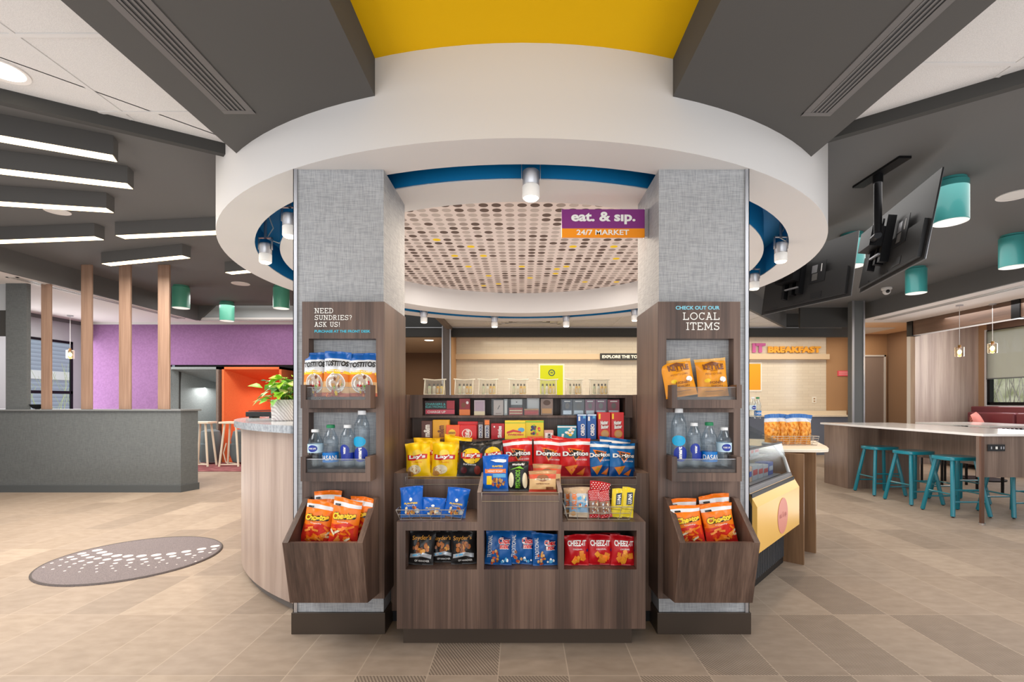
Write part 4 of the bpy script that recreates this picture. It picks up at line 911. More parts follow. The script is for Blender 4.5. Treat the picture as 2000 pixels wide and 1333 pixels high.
def make_stool(lab, mt=TEALS, name='bar_stool', hz=.67, grp='teal stools around the white-topped table', cat='stool'):
    t = thing(name, (0, 0, 0), lab, cat, grp)
    n = 24; pr = []
    for i in range(n):
        a = 2*pi*i/n; c_, s_ = cos(a), sin(a); e = .55
        pr.append((math.copysign(abs(c_)**e, c_)*.2, math.copysign(abs(s_)**e, s_)*.165))
    g = MB(); g.prism(pr, hz-.042, hz, mt); g.build('seat', t, bevel=.008, smooth=30)
    tp = {}; 
    for sx_ in (-1, 1):
        for sy_ in (-1, 1):
            a = (sx_*.13, sy_*.11, hz-.03); b_ = (sx_*.21, sy_*.205, .012); g = MB(); g.tube([a, b_], [.021, .023], mt, 12); lgx = g.build('leg', t, smooth=True)
            g = MB(); g.cyl(b_[0], b_[1], 0, .014, .012, BLACK, 10); g.build('foot_cap', lgx)
            tp[sx_, sy_] = (a, b_)
    def on(k, z): a, b_ = tp[k]; f = (a[2]-z)/(a[2]-b_[2]); return tuple(a[i]+(b_[i]-a[i])*f for i in range(3))
    for (p, q, z) in (((-1, -1), (1, -1), .17), ((-1, 1), (1, 1), .17), ((-1, -1), (-1, 1), .25), ((1, -1), (1, 1), .25), ((-1, -1), (1, -1), .3)):
        g = MB(); g.tube([on(p, z), on(q, z)], .009, mt, 8); g.build('rung', t, smooth=True)
    return t
s0 = make_stool('teal stool nearest the near leg of the white-topped table'); s0.location = (5.04, 5.63, 0)
dup(s0, (5.06, 6.26, 0), (0, 0, .06), label='teal stool between two others under the table edge')
dup(s0, (5.07, 6.86, 0), (0, 0, -.04), label='teal stool beside the walnut cabinet end of the table')
dup(s0, (5.66, 5.58, 0), (0, 0, .03), label='teal stool under the power outlet, on the outer side of the table')
dup(s0, (5.68, 6.3, 0), (0, 0, 0), label='teal stool behind the spine panel, outer side of the table')
# booth bench, cushion, tables beyond
t = thing('booth_bench', (9.3, 8.4, 0), 'maroon upholstered booth bench along the window wall', 'bench')
MB().box(9.22, 9.56, 5, 9.95, .1, 1.205, MAROON).build('backrest', t, bevel=.02)
for i in range(5): MB().box(9.08, 9.22, 5.05+i*.97, 6.0+i*.97, .62, 1.09, MAROON).build('back_cushion', t, bevel=.03)
MB().box(8.6, 9.2, 5, 9.95, .1, .62, MAROON).build('seat', t, bevel=.03)
cm = mat('red_striped_weave', (178, 74, 66), .9); b = cm.node_tree.nodes['Principled BSDF']
wv = nd(cm, 'ShaderNodeTexWave'); wv.inputs['Scale'].default_value = 14; lk(cm, tex(cm, 'Object', (1, 1, 1), (0, .6, .4)), wv.inputs[0]); r_ = ramp(cm, [(.35, (160, 52, 50)), (.6, (206, 140, 124))], wv.outputs[0]); lk(cm, r_.outputs[0], b.inputs['Base Color'])
g = MB(); n = 10; cv = []
for i in range(n+1):
    for j in range(n+1):
        u = i/n*2-1; v = j/n*2-1; cv.append((u, v, .35*((1-u*u)*(1-v*v))**.5))
vv = [(a*.26, -c*.26, b_*.24) for a, b_, c in cv]+[(a*.26, c*.26, b_*.24) for a, b_, c in cv]
fs = []
for i in range(n):
    for j in range(n):
        q = [i*(n+1)+j, (i+1)*(n+1)+j, (i+1)*(n+1)+j+1, i*(n+1)+j+1]; fs.append(tuple(q)); fs.append(tuple(k+(n+1)**2 for k in q[::-1]))
g.add(vv, fs, cm); o = g.build('throw_cushion', label='red striped throw cushion leaning on the maroon bench', cat='cushion', smooth=True); o.location = (8.86, 9.3, .615); o.rotation_euler = (radians(-16), radians(-6), radians(38))
for i, (x, y) in enumerate(((7.7, 8.1), (7.8, 6.3))):
    t = thing('dining_table', (x, y, 0), ('white topped dining table before the walnut niche wall', 'white topped dining table in front of the booth window')[i], 'table')
    MB().box(x-.55, x+.55, y-.7, y+.7, .9, .93, QUARTZ).build('table_top', t)
    MB().cyl(x, y, .02, .9, .04, BLACKM, 16).build('pedestal', t); MB().cyl(x, y, 0, .02, .3, BLACKM, 24).build('base', t)
def slat_chair(x, y, lab):
    t = thing('slat_back_chair', (x, y, 0), lab, 'chair', 'dark slat-back chairs by the dining tables')
    g = MB(); g.box(x-.2, x+.2, y-.2, y+.2, .6, .63, BLACKM); g.build('seat', t)
    for a in (-.19, .19):
        for b_ in (-.19, .19): MB().box(x+a-.012, x+a+.012, y+b_-.012, y+b_+.012, 0, .6 if b_ > 0 else .6, BLACKM).build('leg', t)
    g = MB(); g.box(x-.21, x+.21, y-.2, y-.18, .905, .925, STEEL); g.box(x-.21, x+.21, y-.2, y-.18, .82, .84, BLACKM)
    for k in range(7): g.box(x-.2+k*.06, x-.16+k*.06, y-.2, y-.18, .6, .925, BLACKM)
    g.build('slatted_back', t)
slat_chair(6.75, 7.75, 'dark slat-back chair nearest the door recess'); slat_chair(6.95, 7.0, 'dark slat-back chair in front of the cushion'); slat_chair(6.95, 6.3, 'dark slat-back chair nearest the outer end of the bar table')

# kitchen counter and wall things
t = thing('breakfast_counter', (3.4, 12.1, 0), 'long cream breakfast counter against the tiled wall', 'counter')
MB().box(-1.6, 8.28, 11.75, 12.36, .93, .965, CREAM).box(-1.6, 8.28, 12.34, 12.37, .965, 1.07, CREAM).build('counter_top', t)
MB().box(-1.6, 8.28, 11.8, 12.36, 0, .93, mat('blue_grey_cabinet', (116, 124, 140), .5)).build('cabinet', t)
LIME = mat('lime_poster', (206, 216, 0), .5); NAVY = mat('navy_print', (20, 70, 90), .5)
t = thing('wall_poster', at(1077, 790, 12.3), 'lime green poster with a round blue emblem on the tiled wall', 'poster')
Yp = 12.385
MB().box(X(1052, Yp), X(1102.5, Yp), Yp, 12.4, Z(800, Yp), Z(711, Yp), WHITEP).build('border', t)
MB().box(X(1055, Yp), X(1099.5, Yp), Yp-.004, Yp, Z(797, Yp), Z(714, Yp), LIME).build('sheet', t)
g = MB(); cxp, czp = X(1077.5, Yp), Z(728.5, Yp)
g.add([(cxp+r*cos(a*pi/12), Yp-.006, czp+r*sin(a*pi/12)) for r in (.085, .062) for a in range(24)], [(a, (a+1) % 24, 24+(a+1) % 24, 24+a) for a in range(24)], NAVY)
g.ftext('W', cxp-.04, cxp+.04, czp-.03, czp+.03, Yp-.006, NAVY, .03); g.build('emblem', t)
t = thing('wall_poster', at(1465, 765, 12.3), 'orange poster in a cream border on the tiled wall', 'poster')
MB().box(X(1428, Yp), X(1488, Yp), Yp, 12.4, Z(765, Yp), Z(708, Yp), WHITEP).build('border', t)
MB().box(X(1431, Yp), X(1485.5, Yp), Yp-.004, Yp, Z(762, Yp), Z(711, Yp), mat('orange_poster', (248, 166, 20), .5)).build('sheet', t)
t = thing('wall_sign', at(1210, 703, 12.2), 'long dark sign reading EXPLORE THE TO on the kitchen ledge', 'sign')
Yq = 12.24
MB().box(X(1172, Yq), X(1262, Yq), Yq, Yq+.02, Z(704, Yq), Z(690.5, Yq), mat('sign_charcoal', (46, 46, 46), .5)).build('board', t)
g = MB(); g.ftext('EXPLORE THE TO', X(1176, Yq), X(1245, Yq), Z(700.3, Yq), Z(694, Yq), Yq-.003, WHITEP, .05); g.build('lettering', t)
t = thing('wall_lettering', at(1533, 690, 12.35), 'pink and orange raised lettering reading IT BREAKFAST above the ledge', 'sign')
Yr = 12.36
for st_, a, b_, z0, z1, m in (('IT', 1469.5, 1495, 689, 671, mat('magenta_letters', (206, 96, 170), .5)), ('BREAKFAST', 1500, 1603, 689.5, 677, mat('amber_letters', (246, 176, 50), .5))):
    g = MB(); g.ftext(st_, X(a, Yr), X(b_, Yr), Z(z0, Yr), Z(z1, Yr), Yr, m, .06)
    o = g.build('lettering', t); sm = o.modifiers.new('s', 'SOLIDIFY'); sm.thickness = .03; sm.offset = 0
t = thing('wall_sign', at(1647, 735, 12.3), 'small pink sign on the brown wall beside the tiles', 'sign')
MB().box(X(1636.5, 12.36), X(1658, 12.36), 12.36, 12.38, Z(735, 12.36), Z(724.5, 12.36), mat('rose_sign', (236, 92, 110), .5)).build('board', t)
g = MB()
for i_, yy in enumerate((727, 729.5, 732)): g.box(X(1638.5, 12.36), X(1656, 12.36), 12.357, 12.36, Z(yy+.6, 12.36), Z(yy-.4, 12.36), mat('pale_rose', (250, 190, 196), .5))
g.build('print_lines', t)
t = thing('wall_outlet', at(1590, 787, 12.38), 'cream double outlet on the tiled wall above the counter', 'outlet')
MB().box(X(1586.5, 12.39), X(1594.5, 12.39), 12.39, 12.4, Z(787.5, 12.39), Z(775.5, 12.39), WHITEP).build('plate', t)
g = MB(); g.box(X(1589, 12.39), X(1592, 12.39), 12.386, 12.39, Z(780.5, 12.39), Z(778, 12.39), TAN); g.box(X(1589, 12.39), X(1592, 12.39), 12.386, 12.39, Z(785.5, 12.39), Z(783, 12.39), TAN); g.build('socket', t)

# ---------------------------------------------------------------- lounge pods behind the partition
def pod(x0, x1, y0, m, side, lab, zt=2.05):
    t = thing('seating_pod', ((x0+x1)/2, y0+.5, 0), lab, 'seating pod')
    yb = y0+1.3; bx0, bx1 = x0+(x1-x0)*.42, x1-(x1-x0)*.12; z1 = zt-.33; z0 = .85
    g = MB()
    A = [(x0, y0, 0), (x1, y0, 0), (x1, y0, zt), (x0, y0, zt)]; B = [(bx0, yb, z0), (bx1, yb, z0), (bx1, yb, z1), (bx0, yb, z1)]; K = [(x0+.05, y0+.5, .45), (x1-.05, y0+.5, .45)]
    mid = (x0+(x1-x0)*.2, y0+.55, 1.1)
    g.add(A+B+[mid], [(4, 5, 6, 7), (3, 7, 6, 2), (1, 2, 6, 5), (0, 8, 3), (8, 7, 3), (8, 4, 7), (0, 4, 8), (0, 1, 5, 4)], m); g.build('faceted_lining', t)
    g = MB(); e = .05
    g.box(x0-e, x0, y0-.02, yb+.1, 0, zt+e, m); g.box(x1, x1+e, y0-.02, yb+.1, 0, zt+e, side); g.box(x0-e, x1+e, y0-.02, yb+.1, zt, zt+e, m); g.box(x0-e, x1+e, yb+.02, yb+.1, 0, zt, m); g.build('shell', t)
    g = MB(); g.box(x0+.02, x1-.02, y0+.1, y0+.75, .3, .46, side if m is not ORANGE else m); g.box(x0+.02, x1-.02, y0+.15, y0+.75, 0, .3, m); g.build('seat', t, bevel=.02)
pod(X(335, 10.35), X(423, 10.35), 10.35, GREYF, TAUPEF, 'grey felt seating pod under the purple wall', 1.99)
pod(X(439, 10.35), X(546, 10.35), 10.35, ORANGE, ORANGE, 'bright orange faceted seating pod under the purple wall', 1.99)
area((X(335, 10.35)+X(423, 10.35))/2, 10.95, 1.62, .5, .3, 7, (1, .98, .95)); area((X(439, 10.35)+X(546, 10.35))/2+.2, 10.9, 1.6, .5, .3, 4, (1, .95, .9))
cr_ = mat('cream_stool_wood', (234, 222, 200), .5)
def side_table(px, lab):
    x = X(px, 9.75); t = thing('side_table', (x, 9.75, 0), lab, 'side table', 'cream wooden side tables at the pods')
    MB().box(x-.2, x+.2, 9.6, 9.9, .86, .9, cr_).build('table_top', t, bevel=.004)
    for a in (-1, 1):
        for b_ in (-1, 1):
            g = MB(); g.tube([(x+a*.11, 9.75+b_*.09, .865), (x+a*.19, 9.75+b_*.14, .01)], .02, cr_, 8); g.build('leg', t)
    g = MB(); g.tube([(x-.18, 9.62, .05), (x+.18, 9.62, .05)], .012, cr_, 6); g.build('rung', t)
side_table(396, 'cream side table in front of the grey pod'); side_table(455, 'cream side table in front of the orange pod')
def lounge_chair(px, lab):
    x = X(px, 10.0); t = thing('lounge_chair', (x, 10.1, 0), lab, 'chair')
    lgm = mat('slate_blue_felt', (112, 126, 130), .9)
    MB().lathe([(.15, .05), (.2, .2), (.2, .42), (.14, .47)], x, 10.12, lgm, 20).build('seat', t, smooth=True)
    MB().lathe([(.17, .3), (.21, .5), (.17, .68), (.08, .72)], x+.02, 10.14, lgm, 20).build('backrest', t, smooth=True)
    g = MB(); g.tube([(x-.2, 9.95, .45), (x-.24, 9.92, .25), (x-.18, 9.9, .06), (x+.1, 9.9, .02)], .012, cr_, 6); g.build('leg_frame', t)
lounge_chair(401, 'blue-grey rounded lounge chair behind the side table at the grey pod'); lounge_chair(464, 'blue-grey rounded lounge chair beside the curved desk edge')
rg_ = MB(); rm2 = noisy('plum_rug', (118, 62, 66), (150, 96, 96), 6, .95); rg_.box(-7.0, -5.0, 9.0, 10.33, 0, .008, rm2); rg_.build('area_rug', label='plum patterned area rug in front of the seating pods', cat='rug')
# bowl on the partition
bw = MB(); bw.lathe([(.02, 1.19), (.05, 1.2), (.1, 1.26), (.095, 1.26), (.045, 1.207)], X(73, 7.08), 7.08, BLACK, 20, True, True); bw.build('decor_bowl', label='small black bowl standing on the partition cap', cat='bowl', smooth=True)
# ================================================================ PRODUCTS
def foil(name, c, rough=.36): return mat(name, c, rough, .0, .4, coat=.06)
foil('rust_foil', (196, 92, 52))
foil('tan_foil', (226, 176, 120))
foil('orange_foil', (228, 128, 44))
foil('white_foil', (226, 228, 232))
foil('blue_foil', (20, 92, 170))
foil('charcoal_foil', (42, 42, 44))
foil('black_foil', (28, 26, 26))
foil('yellow_foil_edge', (222, 170, 10))
foil('yellow_foil', (250, 204, 14))
foil('azure_foil', (0, 100, 168))
foil('scarlet_foil', (206, 32, 30))
foil('deep_blue_foil', (0, 66, 130))
foil('crimson_foil', (150, 16, 30))
foil('label_white_foil', (226, 226, 228))
foil('tangerine_foil', (228, 74, 28))
foil('mango_foil', (246, 124, 20))
foil('marigold_foil', (236, 154, 28), .4)
foil('pale_marigold_foil', (226, 180, 110))
foil('cobalt_foil', (14, 84, 152))
foil('ruby_foil', (184, 14, 26))
foil('royal_foil', (0, 92, 188))
foil('matte_black_foil', (22, 22, 22), .4)
foil('brick_foil', (196, 62, 40))
foil('sand_foil', (228, 186, 130))
foil('coral_foil', (222, 92, 60))
foil('khaki_foil', (186, 140, 96))
foil('pale_sand_foil', (216, 196, 170))
foil('powder_blue_foil', (140, 172, 200))
foil('mist_foil', (196, 200, 204))
foil('buff_foil', (196, 168, 136))
foil('granola_wrap', (150, 116, 96))
foil('lemon_foil', (226, 200, 40))
foil('olive_foil', (170, 150, 30))
foil('silver_film', (190, 196, 206))
foil('denim_foil', (60, 110, 176))
foil('pumpkin_foil', (236, 90, 20))
foil('cherry_foil', (214, 28, 30))
foil('umber_foil', (70, 40, 30))
foil('sunny_foil', (248, 214, 40))
foil('chartreuse_foil', (226, 206, 20))
foil('aqua_foil', (0, 140, 166))
class Bag:
    def __init__(s, w, h, t, seed=0, top=.05, bot=.05, full=.6):
        s.w, s.h, s.t, s.sd, s.top, s.bot, s.fu = w, h, t, seed, top, bot, full; s.lift = 0
    def hw(s, v): return s.w/2*(1-.07*sin(pi*min(max(v, 0), 1))**.7)
    def pt(s, u, v, side=-1, lift=0):
        q = min(max((v-s.bot)/(1-s.top-s.bot), 0), 1)
        prof = max(0, sin(pi*q**1.15))**s.fu if 0 < q < 1 else 0
        T = s.t/2*max(0, 1-abs(u)**2.6)**.75*prof
        sd = s.sd
        wr = (sin(9*u+7*v+sd)+.8*sin(-6*u+15*v+2.1*sd)+.6*sin(17*u*(1-v)+sd*3)+1.2*abs(sin(7*u+3*sd+4*v))*abs(2*v-1)**2)*.05*s.t*min(1, prof*1.5)*(1-u*u)
        edge = max(0, v-.78)/.22; wave = .16*s.t*sin(2.4*u+sd)*edge+.07*s.t*sin(8*u+sd*1.7)*edge
        e2 = max(0, .2-v)/.2; wave += .05*s.t*sin(5*u+sd*.7)*e2
        y = side*T+wave+(wr if side < 0 else 0)
        z = s.h*v+s.h*.035*sin(1.3*u+sd)*max(0, v-.6)/.4
        return (u*s.hw(v), y-lift if side < 0 else y+lift, z)
    def front(s, x, z, lift=.0012):
        """x in -0.5..0.5 of width, z in 0..1 of height"""
        return s.pt(max(-1, min(1, x*2)), z, -1, lift)
    def body(s, bands, nu=14, nv=24):
        """bands: list of (v_max, material)"""
        mb = MB(); vs_ = []
        ring = [(-1+2*i/nu, -1) for i in range(nu+1)]+[(1-2*i/nu, 1) for i in range(1, nu)]
        k = len(ring)
        for j in range(nv+1):
            for u, sd in ring: vs_.append(s.pt(u, j/nv, sd))
        mb.v = vs_
        for j in range(nv):
            m = next(m for vm, m in bands if (j+.5)/nv <= vm); mi = mb.mi(m)
            for i in range(k): mb.f.append((j*k+i, j*k+(i+1) % k, (j+1)*k+(i+1) % k, (j+1)*k+i)); mb.m.append(mi)
        mb.f.append(tuple(range(k))[::-1]); mb.m.append(0); mb.f.append(tuple(nv*k+i for i in range(k))); mb.m.append(len(mb.mats)-1)
        return mb
class Print:
    def __init__(s, surf): s.s = surf; s.mb = MB(); s.n = 0
    def P(s, x, z, e=0): return s.s.front(x, z, .0012+.00025*s.n+e)
    def poly(s, pts, m, rings=3):
        s.n += 1; n0 = len(pts); dense = []
        for i in range(n0):
            a, b_ = pts[i], pts[(i+1) % n0]; q = 1 if n0 > 12 else 4
            for k in range(q): dense.append((a[0]+(b_[0]-a[0])*k/q, a[1]+(b_[1]-a[1])*k/q))
        cx, cz = sum(p[0] for p in pts)/n0, sum(p[1] for p in pts)/n0; n = len(dense); vs_ = [s.P(cx, cz)]; fs = []
        for r in range(1, rings+1):
            for x, z in dense: vs_.append(s.P(cx+(x-cx)*r/rings, cz+(z-cz)*r/rings))
        for i in range(n):
            fs.append((0, 1+i, 1+(i+1) % n))
            for r in range(rings-1): a = 1+r*n; fs.append((a+i, a+n+i, a+n+(i+1) % n, a+(i+1) % n))
        s.mb.add(vs_, fs, m); return s
    def rect(s, x0, x1, z0, z1, m, sk=0): return s.poly([(x0, z0), (x1, z0+sk), (x1, z1+sk), (x0, z1)], m)
    def ell(s, cx, cz, rx, rz, m, n=20): return s.poly([(cx+rx*cos(2*pi*i/n), cz+rz*sin(2*pi*i/n)) for i in range(n)], m)
    def text(s, st, x0, x1, z0, z1, m, bold=.03, slant=0, vert=False, shadow=None):
        if shadow: s.text(st, x0-.008, x1+.012, z0-.012, z1+.008, shadow, bold+.035, slant, vert)
        s.n += 1
        if vert: fn = lambda u, v: s.P(x1-(x1-x0)*v, z0+(z1-z0)*u, .0016)
        else: fn = lambda u, v: s.P(x0+(x1-x0)*u, z0+(z1-z0)*v+slant*u, .0016)
        s.mb.text(st, fn, m, bold); return s
    def blobs(s, cx, cz, rx, rz, n, r, mats, seed=1, k=5, asp=1.0):
        rnd = random.Random(seed)
        for i in range(n):
            a = rnd.uniform(0, 2*pi); q = sqrt(rnd.random()); x = cx+rx*q*cos(a); z = cz+rz*q*sin(a); rr_ = r*rnd.uniform(.7, 1.25); a0 = rnd.uniform(0, pi)
            s.poly([(x+rr_*cos(a0+2*pi*j/k), z+rr_*asp*sin(a0+2*pi*j/k)) for j in range(k)], rnd.choice(mats), 1)
        return s
WT = mat('print_white', (244, 242, 238), .4); BK = mat('print_black', (20, 18, 18), .4); RD = mat('print_red', (206, 28, 34), .35); YL = mat('print_yellow', (250, 206, 20), .35)
OR_ = mat('print_orange', (242, 124, 26), .35); NV = mat('print_navy', (16, 34, 96), .35); TN = mat('print_tan', (206, 160, 108), .45); BR = mat('print_brown', (126, 72, 38), .45); GD = mat('print_gold', (214, 150, 60), .4); GRN = mat('print_green', (120, 190, 50), .4); CRM = mat('print_cream', (240, 226, 190), .45); SLV = mat('print_silver', (176, 184, 192), .3, .5); RUST = mat('print_rust', (186, 80, 40), .45); SKY = mat('print_sky', (90, 170, 215), .4)

def tostito(seed):
    b = Bag(.125, .20, .055, seed); m = b.body([(.1, foil('rust_foil', (196, 92, 52))), (.34, foil('tan_foil', (226, 176, 120))), (.56, foil('orange_foil', (228, 128, 44))), (.84, foil('white_foil', (226, 228, 232))), (1, foil('blue_foil', (20, 92, 170)))])
    p = Print(b); p.poly([(-.48, .50), (.48, .50), (.48, .56), (0, .60), (-.48, .56)], YL); p.ell(.02, .30, .36, .225, WT); p.ell(.02, .30, .33, .205, mat('print_bowl', (190, 168, 150), .45))
    p.blobs(.02, .30, .25, .15, 16, .045, [RD, GRN, BR, CRM, TN], seed); p.text('HEARTY ROUNDS', -.3, .34, .545, .575, WT, .03)
    p.text('TOSTITOS', -.42, .46, .655, .775, BK, .05, .015); p.blobs(0, .05, .42, .05, 8, .05, [RUST, YL, OR_], seed+3)
    return m, p
def lays(seed, dark=False):
    b = Bag(.125, .19, .06, seed, full=.5)
    if dark: m = b.body([(.84, foil('charcoal_foil', (42, 42, 44))), (1, foil('black_foil', (28, 26, 26)))])
    else: m = b.body([(.05, foil('yellow_foil_edge', (222, 170, 10))), (1, foil('yellow_foil', (250, 204, 14)))])
    p = Print(b)
    if dark: p.ell(0, .58, .36, .22, YL); p.ell(.26, .2, .12, .12, mat('print_dusk', (120, 40, 30), .5)); p.ell(-.25, .18, .12, .09, mat('print_wine', (90, 30, 36), .5)); p.text('Barbecue', -.28, .2, .32, .37, WT, .01)
    else: p.ell(0, .66, .2, .13, mat('print_sun', (255, 222, 90), .4)); p.ell(-.18, .2, .26, .13, TN, 24); p.ell(-.1, .23, .24, .13, CRM, 24); p.ell(-.3, .1, .14, .07, mat('print_potato', (196, 140, 70), .5)); p.text('Classic', -.2, .2, .42, .46, OR_, .01)
    p.poly([(-.4, .50), (-.15, .48), (.15, .52), (.4, .53), (.42, .66), (.15, .66), (-.15, .62), (-.4, .66)], RD); p.text("Lay's", -.33, .35, .505, .64, WT, .045, .02)
    return m, p
def dorito(seed, blue=False):
    b = Bag(.13, .19, .06, seed, full=.5)
    c = foil('azure_foil', (0, 100, 168)) if blue else foil('scarlet_foil', (206, 32, 30)); c2 = foil('deep_blue_foil', (0, 66, 130)) if blue else foil('crimson_foil', (150, 16, 30))
    m = b.body([(.3, c2), (.82, c), (.9, foil('label_white_foil', (226, 226, 228))), (1, c)])
    p = Print(b); p.poly([(-.26, .76), (.28, .70), (.0, .40)], OR_); p.poly([(-.2, .73), (.22, .68), (.0, .45)], BK)
    p.text('Doritos', -.42, .44, .55, .67, WT, .045, .01, shadow=BK); p.poly([(-.35, .27), (.08, .33), (-.12, .05)], mat('print_nacho', (222, 128, 36), .45)); p.poly([(.02, .08), (.32, .25), (.24, .04)], mat('print_nacho2', (200, 104, 30), .45))
    p.text('NACHO CHEESE' if not blue else 'COOL RANCH', -.02, .38, .44, .48, WT, .01); p.blobs(-.12, .22, .12, .06, 5, .018, [RD if not blue else GRN], seed)
    return m, p
def puffs(seed):
    b = Bag(.12, .235, .06, seed, full=.5); m = b.body([(.16, foil('scarlet_foil', 0)), (.46, foil('tangerine_foil', (228, 74, 28))), (.84, foil('mango_foil', (246, 124, 20))), (.90, foil('label_white_foil', 0)), (1, foil('mango_foil', 0))])
    p = Print(b); p.poly([(-.5, .08), (.5, .08), (.5, .42), (.2, .52), (-.2, .46), (-.5, .40)], mat('print_redorange', (214, 42, 26), .4))
    rnd = random.Random(seed)
    for i in range(20):
        x = rnd.uniform(-.4, .4); z = rnd.uniform(.07, .42); a = rnd.uniform(-.9, .9); l = .11; w = .026
        p.poly([(x-cos(a)*l+sin(a)*w, z-sin(a)*l*.7-cos(a)*w), (x+cos(a)*l+sin(a)*w, z+sin(a)*l*.7-cos(a)*w), (x+cos(a)*l-sin(a)*w, z+sin(a)*l*.7+cos(a)*w), (x-cos(a)*l-sin(a)*w, z-sin(a)*l*.7+cos(a)*w)], rnd.choice([OR_, OR_, CRM, mat('print_puff', (244, 150, 60), .45)]), 1)
    p.text('Cheetos', -.42, .40, .56, .70, YL, .06, .05, shadow=BK); p.text('Crunchy', -.2, .2, .5, .54, WT, .01); p.rect(-.4, -.2, .84, .88, BK)
    return m, p
def kettle(seed):
    b = Bag(.135, .185, .06, seed, full=.5); f = foil('marigold_foil', (236, 154, 28), .4); m = b.body([(.93, f), (1, foil('pale_marigold_foil', (226, 180, 110)))])
    p = Print(b); p.text('KETTLE', -.32, .36, .68, .84, BR, .06, -.01); p.poly([(-.28, .84), (.3, .84), (0, .91)], BR); p.text('BRAND', -.08, .14, .64, .665, BR, .02); p.text('POTATO CHIPS', -.28, .28, .54, .585, BR, .0)
    p.ell(-.22, .40, .09, .05, YL); p.ell(.3, .42, .12, .07, WT); p.text('HONEY', -.16, .3, .31, .38, BR, .01); p.text('DIJON', -.1, .26, .22, .28, BR, .01); p.rect(-.3, .3, .13, .14, BR)
    return m, p
def pretz(seed):
    b = Bag(.115, .15, .05, seed, full=.5); m = b.body([(1, foil('black_foil', 0, .2))])
    p = Print(b); p.text("Snyder's", -.38, .36, .68, .84, GD, .01, .03); p.blobs(0, .5, .3, .14, 16, .07, [GD, BR, mat('print_pretzel', (176, 104, 46), .45)], seed, 6)
    p.poly([(-.42, .2), (.1, .26), (.42, .2), (.44, .32), (.1, .38), (-.4, .32)], SLV); p.poly([(-.3, .25), (.0, .29), (.0, .34), (-.3, .3)], SKY); p.text('OF HANOVER', -.2, .36, .1, .16, WT, .0)
    return m, p
def chexb(seed):
    b = Bag(.115, .15, .05, seed, full=.5); m = b.body([(1, foil('cobalt_foil', (14, 84, 152)))])
    p = Print(b); p.poly([(-.05, .5), (.42, .5), (.44, .78), (.1, .84)], NV); p.text('Chex', -.02, .42, .64, .80, RD, .05, shadow=WT); p.text('mix', .05, .38, .5, .64, RD, .05, shadow=WT)
    p.text('TRADITIONAL', -.42, -.26, .22, .86, WT, .0, vert=True); p.blobs(-.16, .24, .16, .2, 14, .05, [GD, BR, TN, RUST], seed); p.blobs(.2, .16, .16, .06, 8, .045, [WT, SKY], seed)
    return m, p
def cheez(seed):
    b = Bag(.115, .15, .05, seed, full=.5); m = b.body([(1, foil('ruby_foil', (184, 14, 26)))])
    p = Print(b); p.text('CHEEZ-IT', -.38, .4, .66, .84, WT, .03); p.text('ORIGINAL', -.16, .24, .54, .59, WT, .0); p.blobs(.02, .3, .3, .16, 9, .12, [OR_, mat('print_cracker', (232, 150, 40), .45), mat('print_cracker2', (214, 124, 30), .45)], seed, 4, 1)
    p.ell(.46, .52, .04, .05, NV)
    return m, p
def nuts(seed, tall=False):
    b = Bag(.11, .15 if not tall else .19, .045, seed, full=.5, bot=.08); m = b.body([(.1, foil('cobalt_foil', 0)), (1, foil('royal_foil', (0, 92, 188)))])
    p = Print(b)
    if tall:
        p.rect(-.42, .42, .5, .62, OR_); p.text('HONEY ROAST', -.3, .3, .53, .58, WT, .02); p.rect(-.1, .42, .38, .48, SKY); p.text('PLANTERS', -.12, .3, .66, .71, YL, .04)
        p.poly([(-.2, .86), (.0, .8), (.3, .78), (.42, .8), (.42, .86), (.1, .88)], WT); p.blobs(.1, .24, .28, .14, 26, .05, [TN, BR, RUST, GD], seed); p.rect(-.34, -.14, .18, .42, YL)
    else:
        p.text('PLANTERS', -.3, .3, .42, .48, YL, .04, .01); p.text('PEANUTS', -.18, .18, .36, .395, WT, .01); p.ell(.0, .58, .07, .06, WT); p.blobs(-.02, .22, .34, .11, 26, .055, [TN, GD, BR, OR_, CRM], seed); p.ell(.26, .2, .12, .08, SLV)
    return m, p
def pist(seed):
    b = Bag(.10, .17, .045, seed, full=.5, bot=.08); m = b.body([(1, foil('matte_black_foil', (22, 22, 22), .4))])
    p = Print(b); p.ell(-.3, .38, .12, .26, CRM); p.ell(.34, .36, .12, .27, CRM); p.text('PISTACHIOS', -.1, .12, .1, .72, GRN, .03, vert=True); p.poly([(-.4, .72), (-.1, .78), (.3, .74), (.1, .84)], GRN); p.text('Wonderful', -.25, .3, .86, .93, WT, .02)
    return m, p
def jerky(seed):
    b = Bag(.13, .125, .04, seed, full=.5, bot=.06); m = b.body([(.12, foil('brick_foil', (196, 62, 40))), (.62, foil('sand_foil', (228, 186, 130))), (.84, foil('coral_foil', (222, 92, 60))), (1, foil('khaki_foil', (186, 140, 96)))])
    p = Print(b); p.ell(0, .66, .22, .16, mat('print_sepia', (150, 96, 62), .5)); p.rect(-.3, .3, .56, .64, CRM); p.text('BEEF STEAK', -.24, .24, .58, .62, BR, .02); p.text('CRAFTED IN THE USA', -.26, .26, .36, .42, BR, .02); p.rect(.12, .4, .1, .24, BR)
    return m, p
def snackb(seed):
    b = Bag(.125, .12, .04, seed, full=.5); m = b.body([(.16, foil('pale_sand_foil', (216, 196, 170))), (.5, foil('powder_blue_foil', (140, 172, 200))), (.8, foil('mist_foil', (196, 200, 204))), (1, foil('buff_foil', (196, 168, 136)))])
    p = Print(b); p.text('TRAIL MIX', -.4, -.16, .25, .8, OR_, .05, vert=True); p.blobs(.1, .5, .3, .2, 16, .06, [WT, RUST, CRM, SKY], seed); p.ell(-.3, .12, .12, .08, TN)
    return m, p
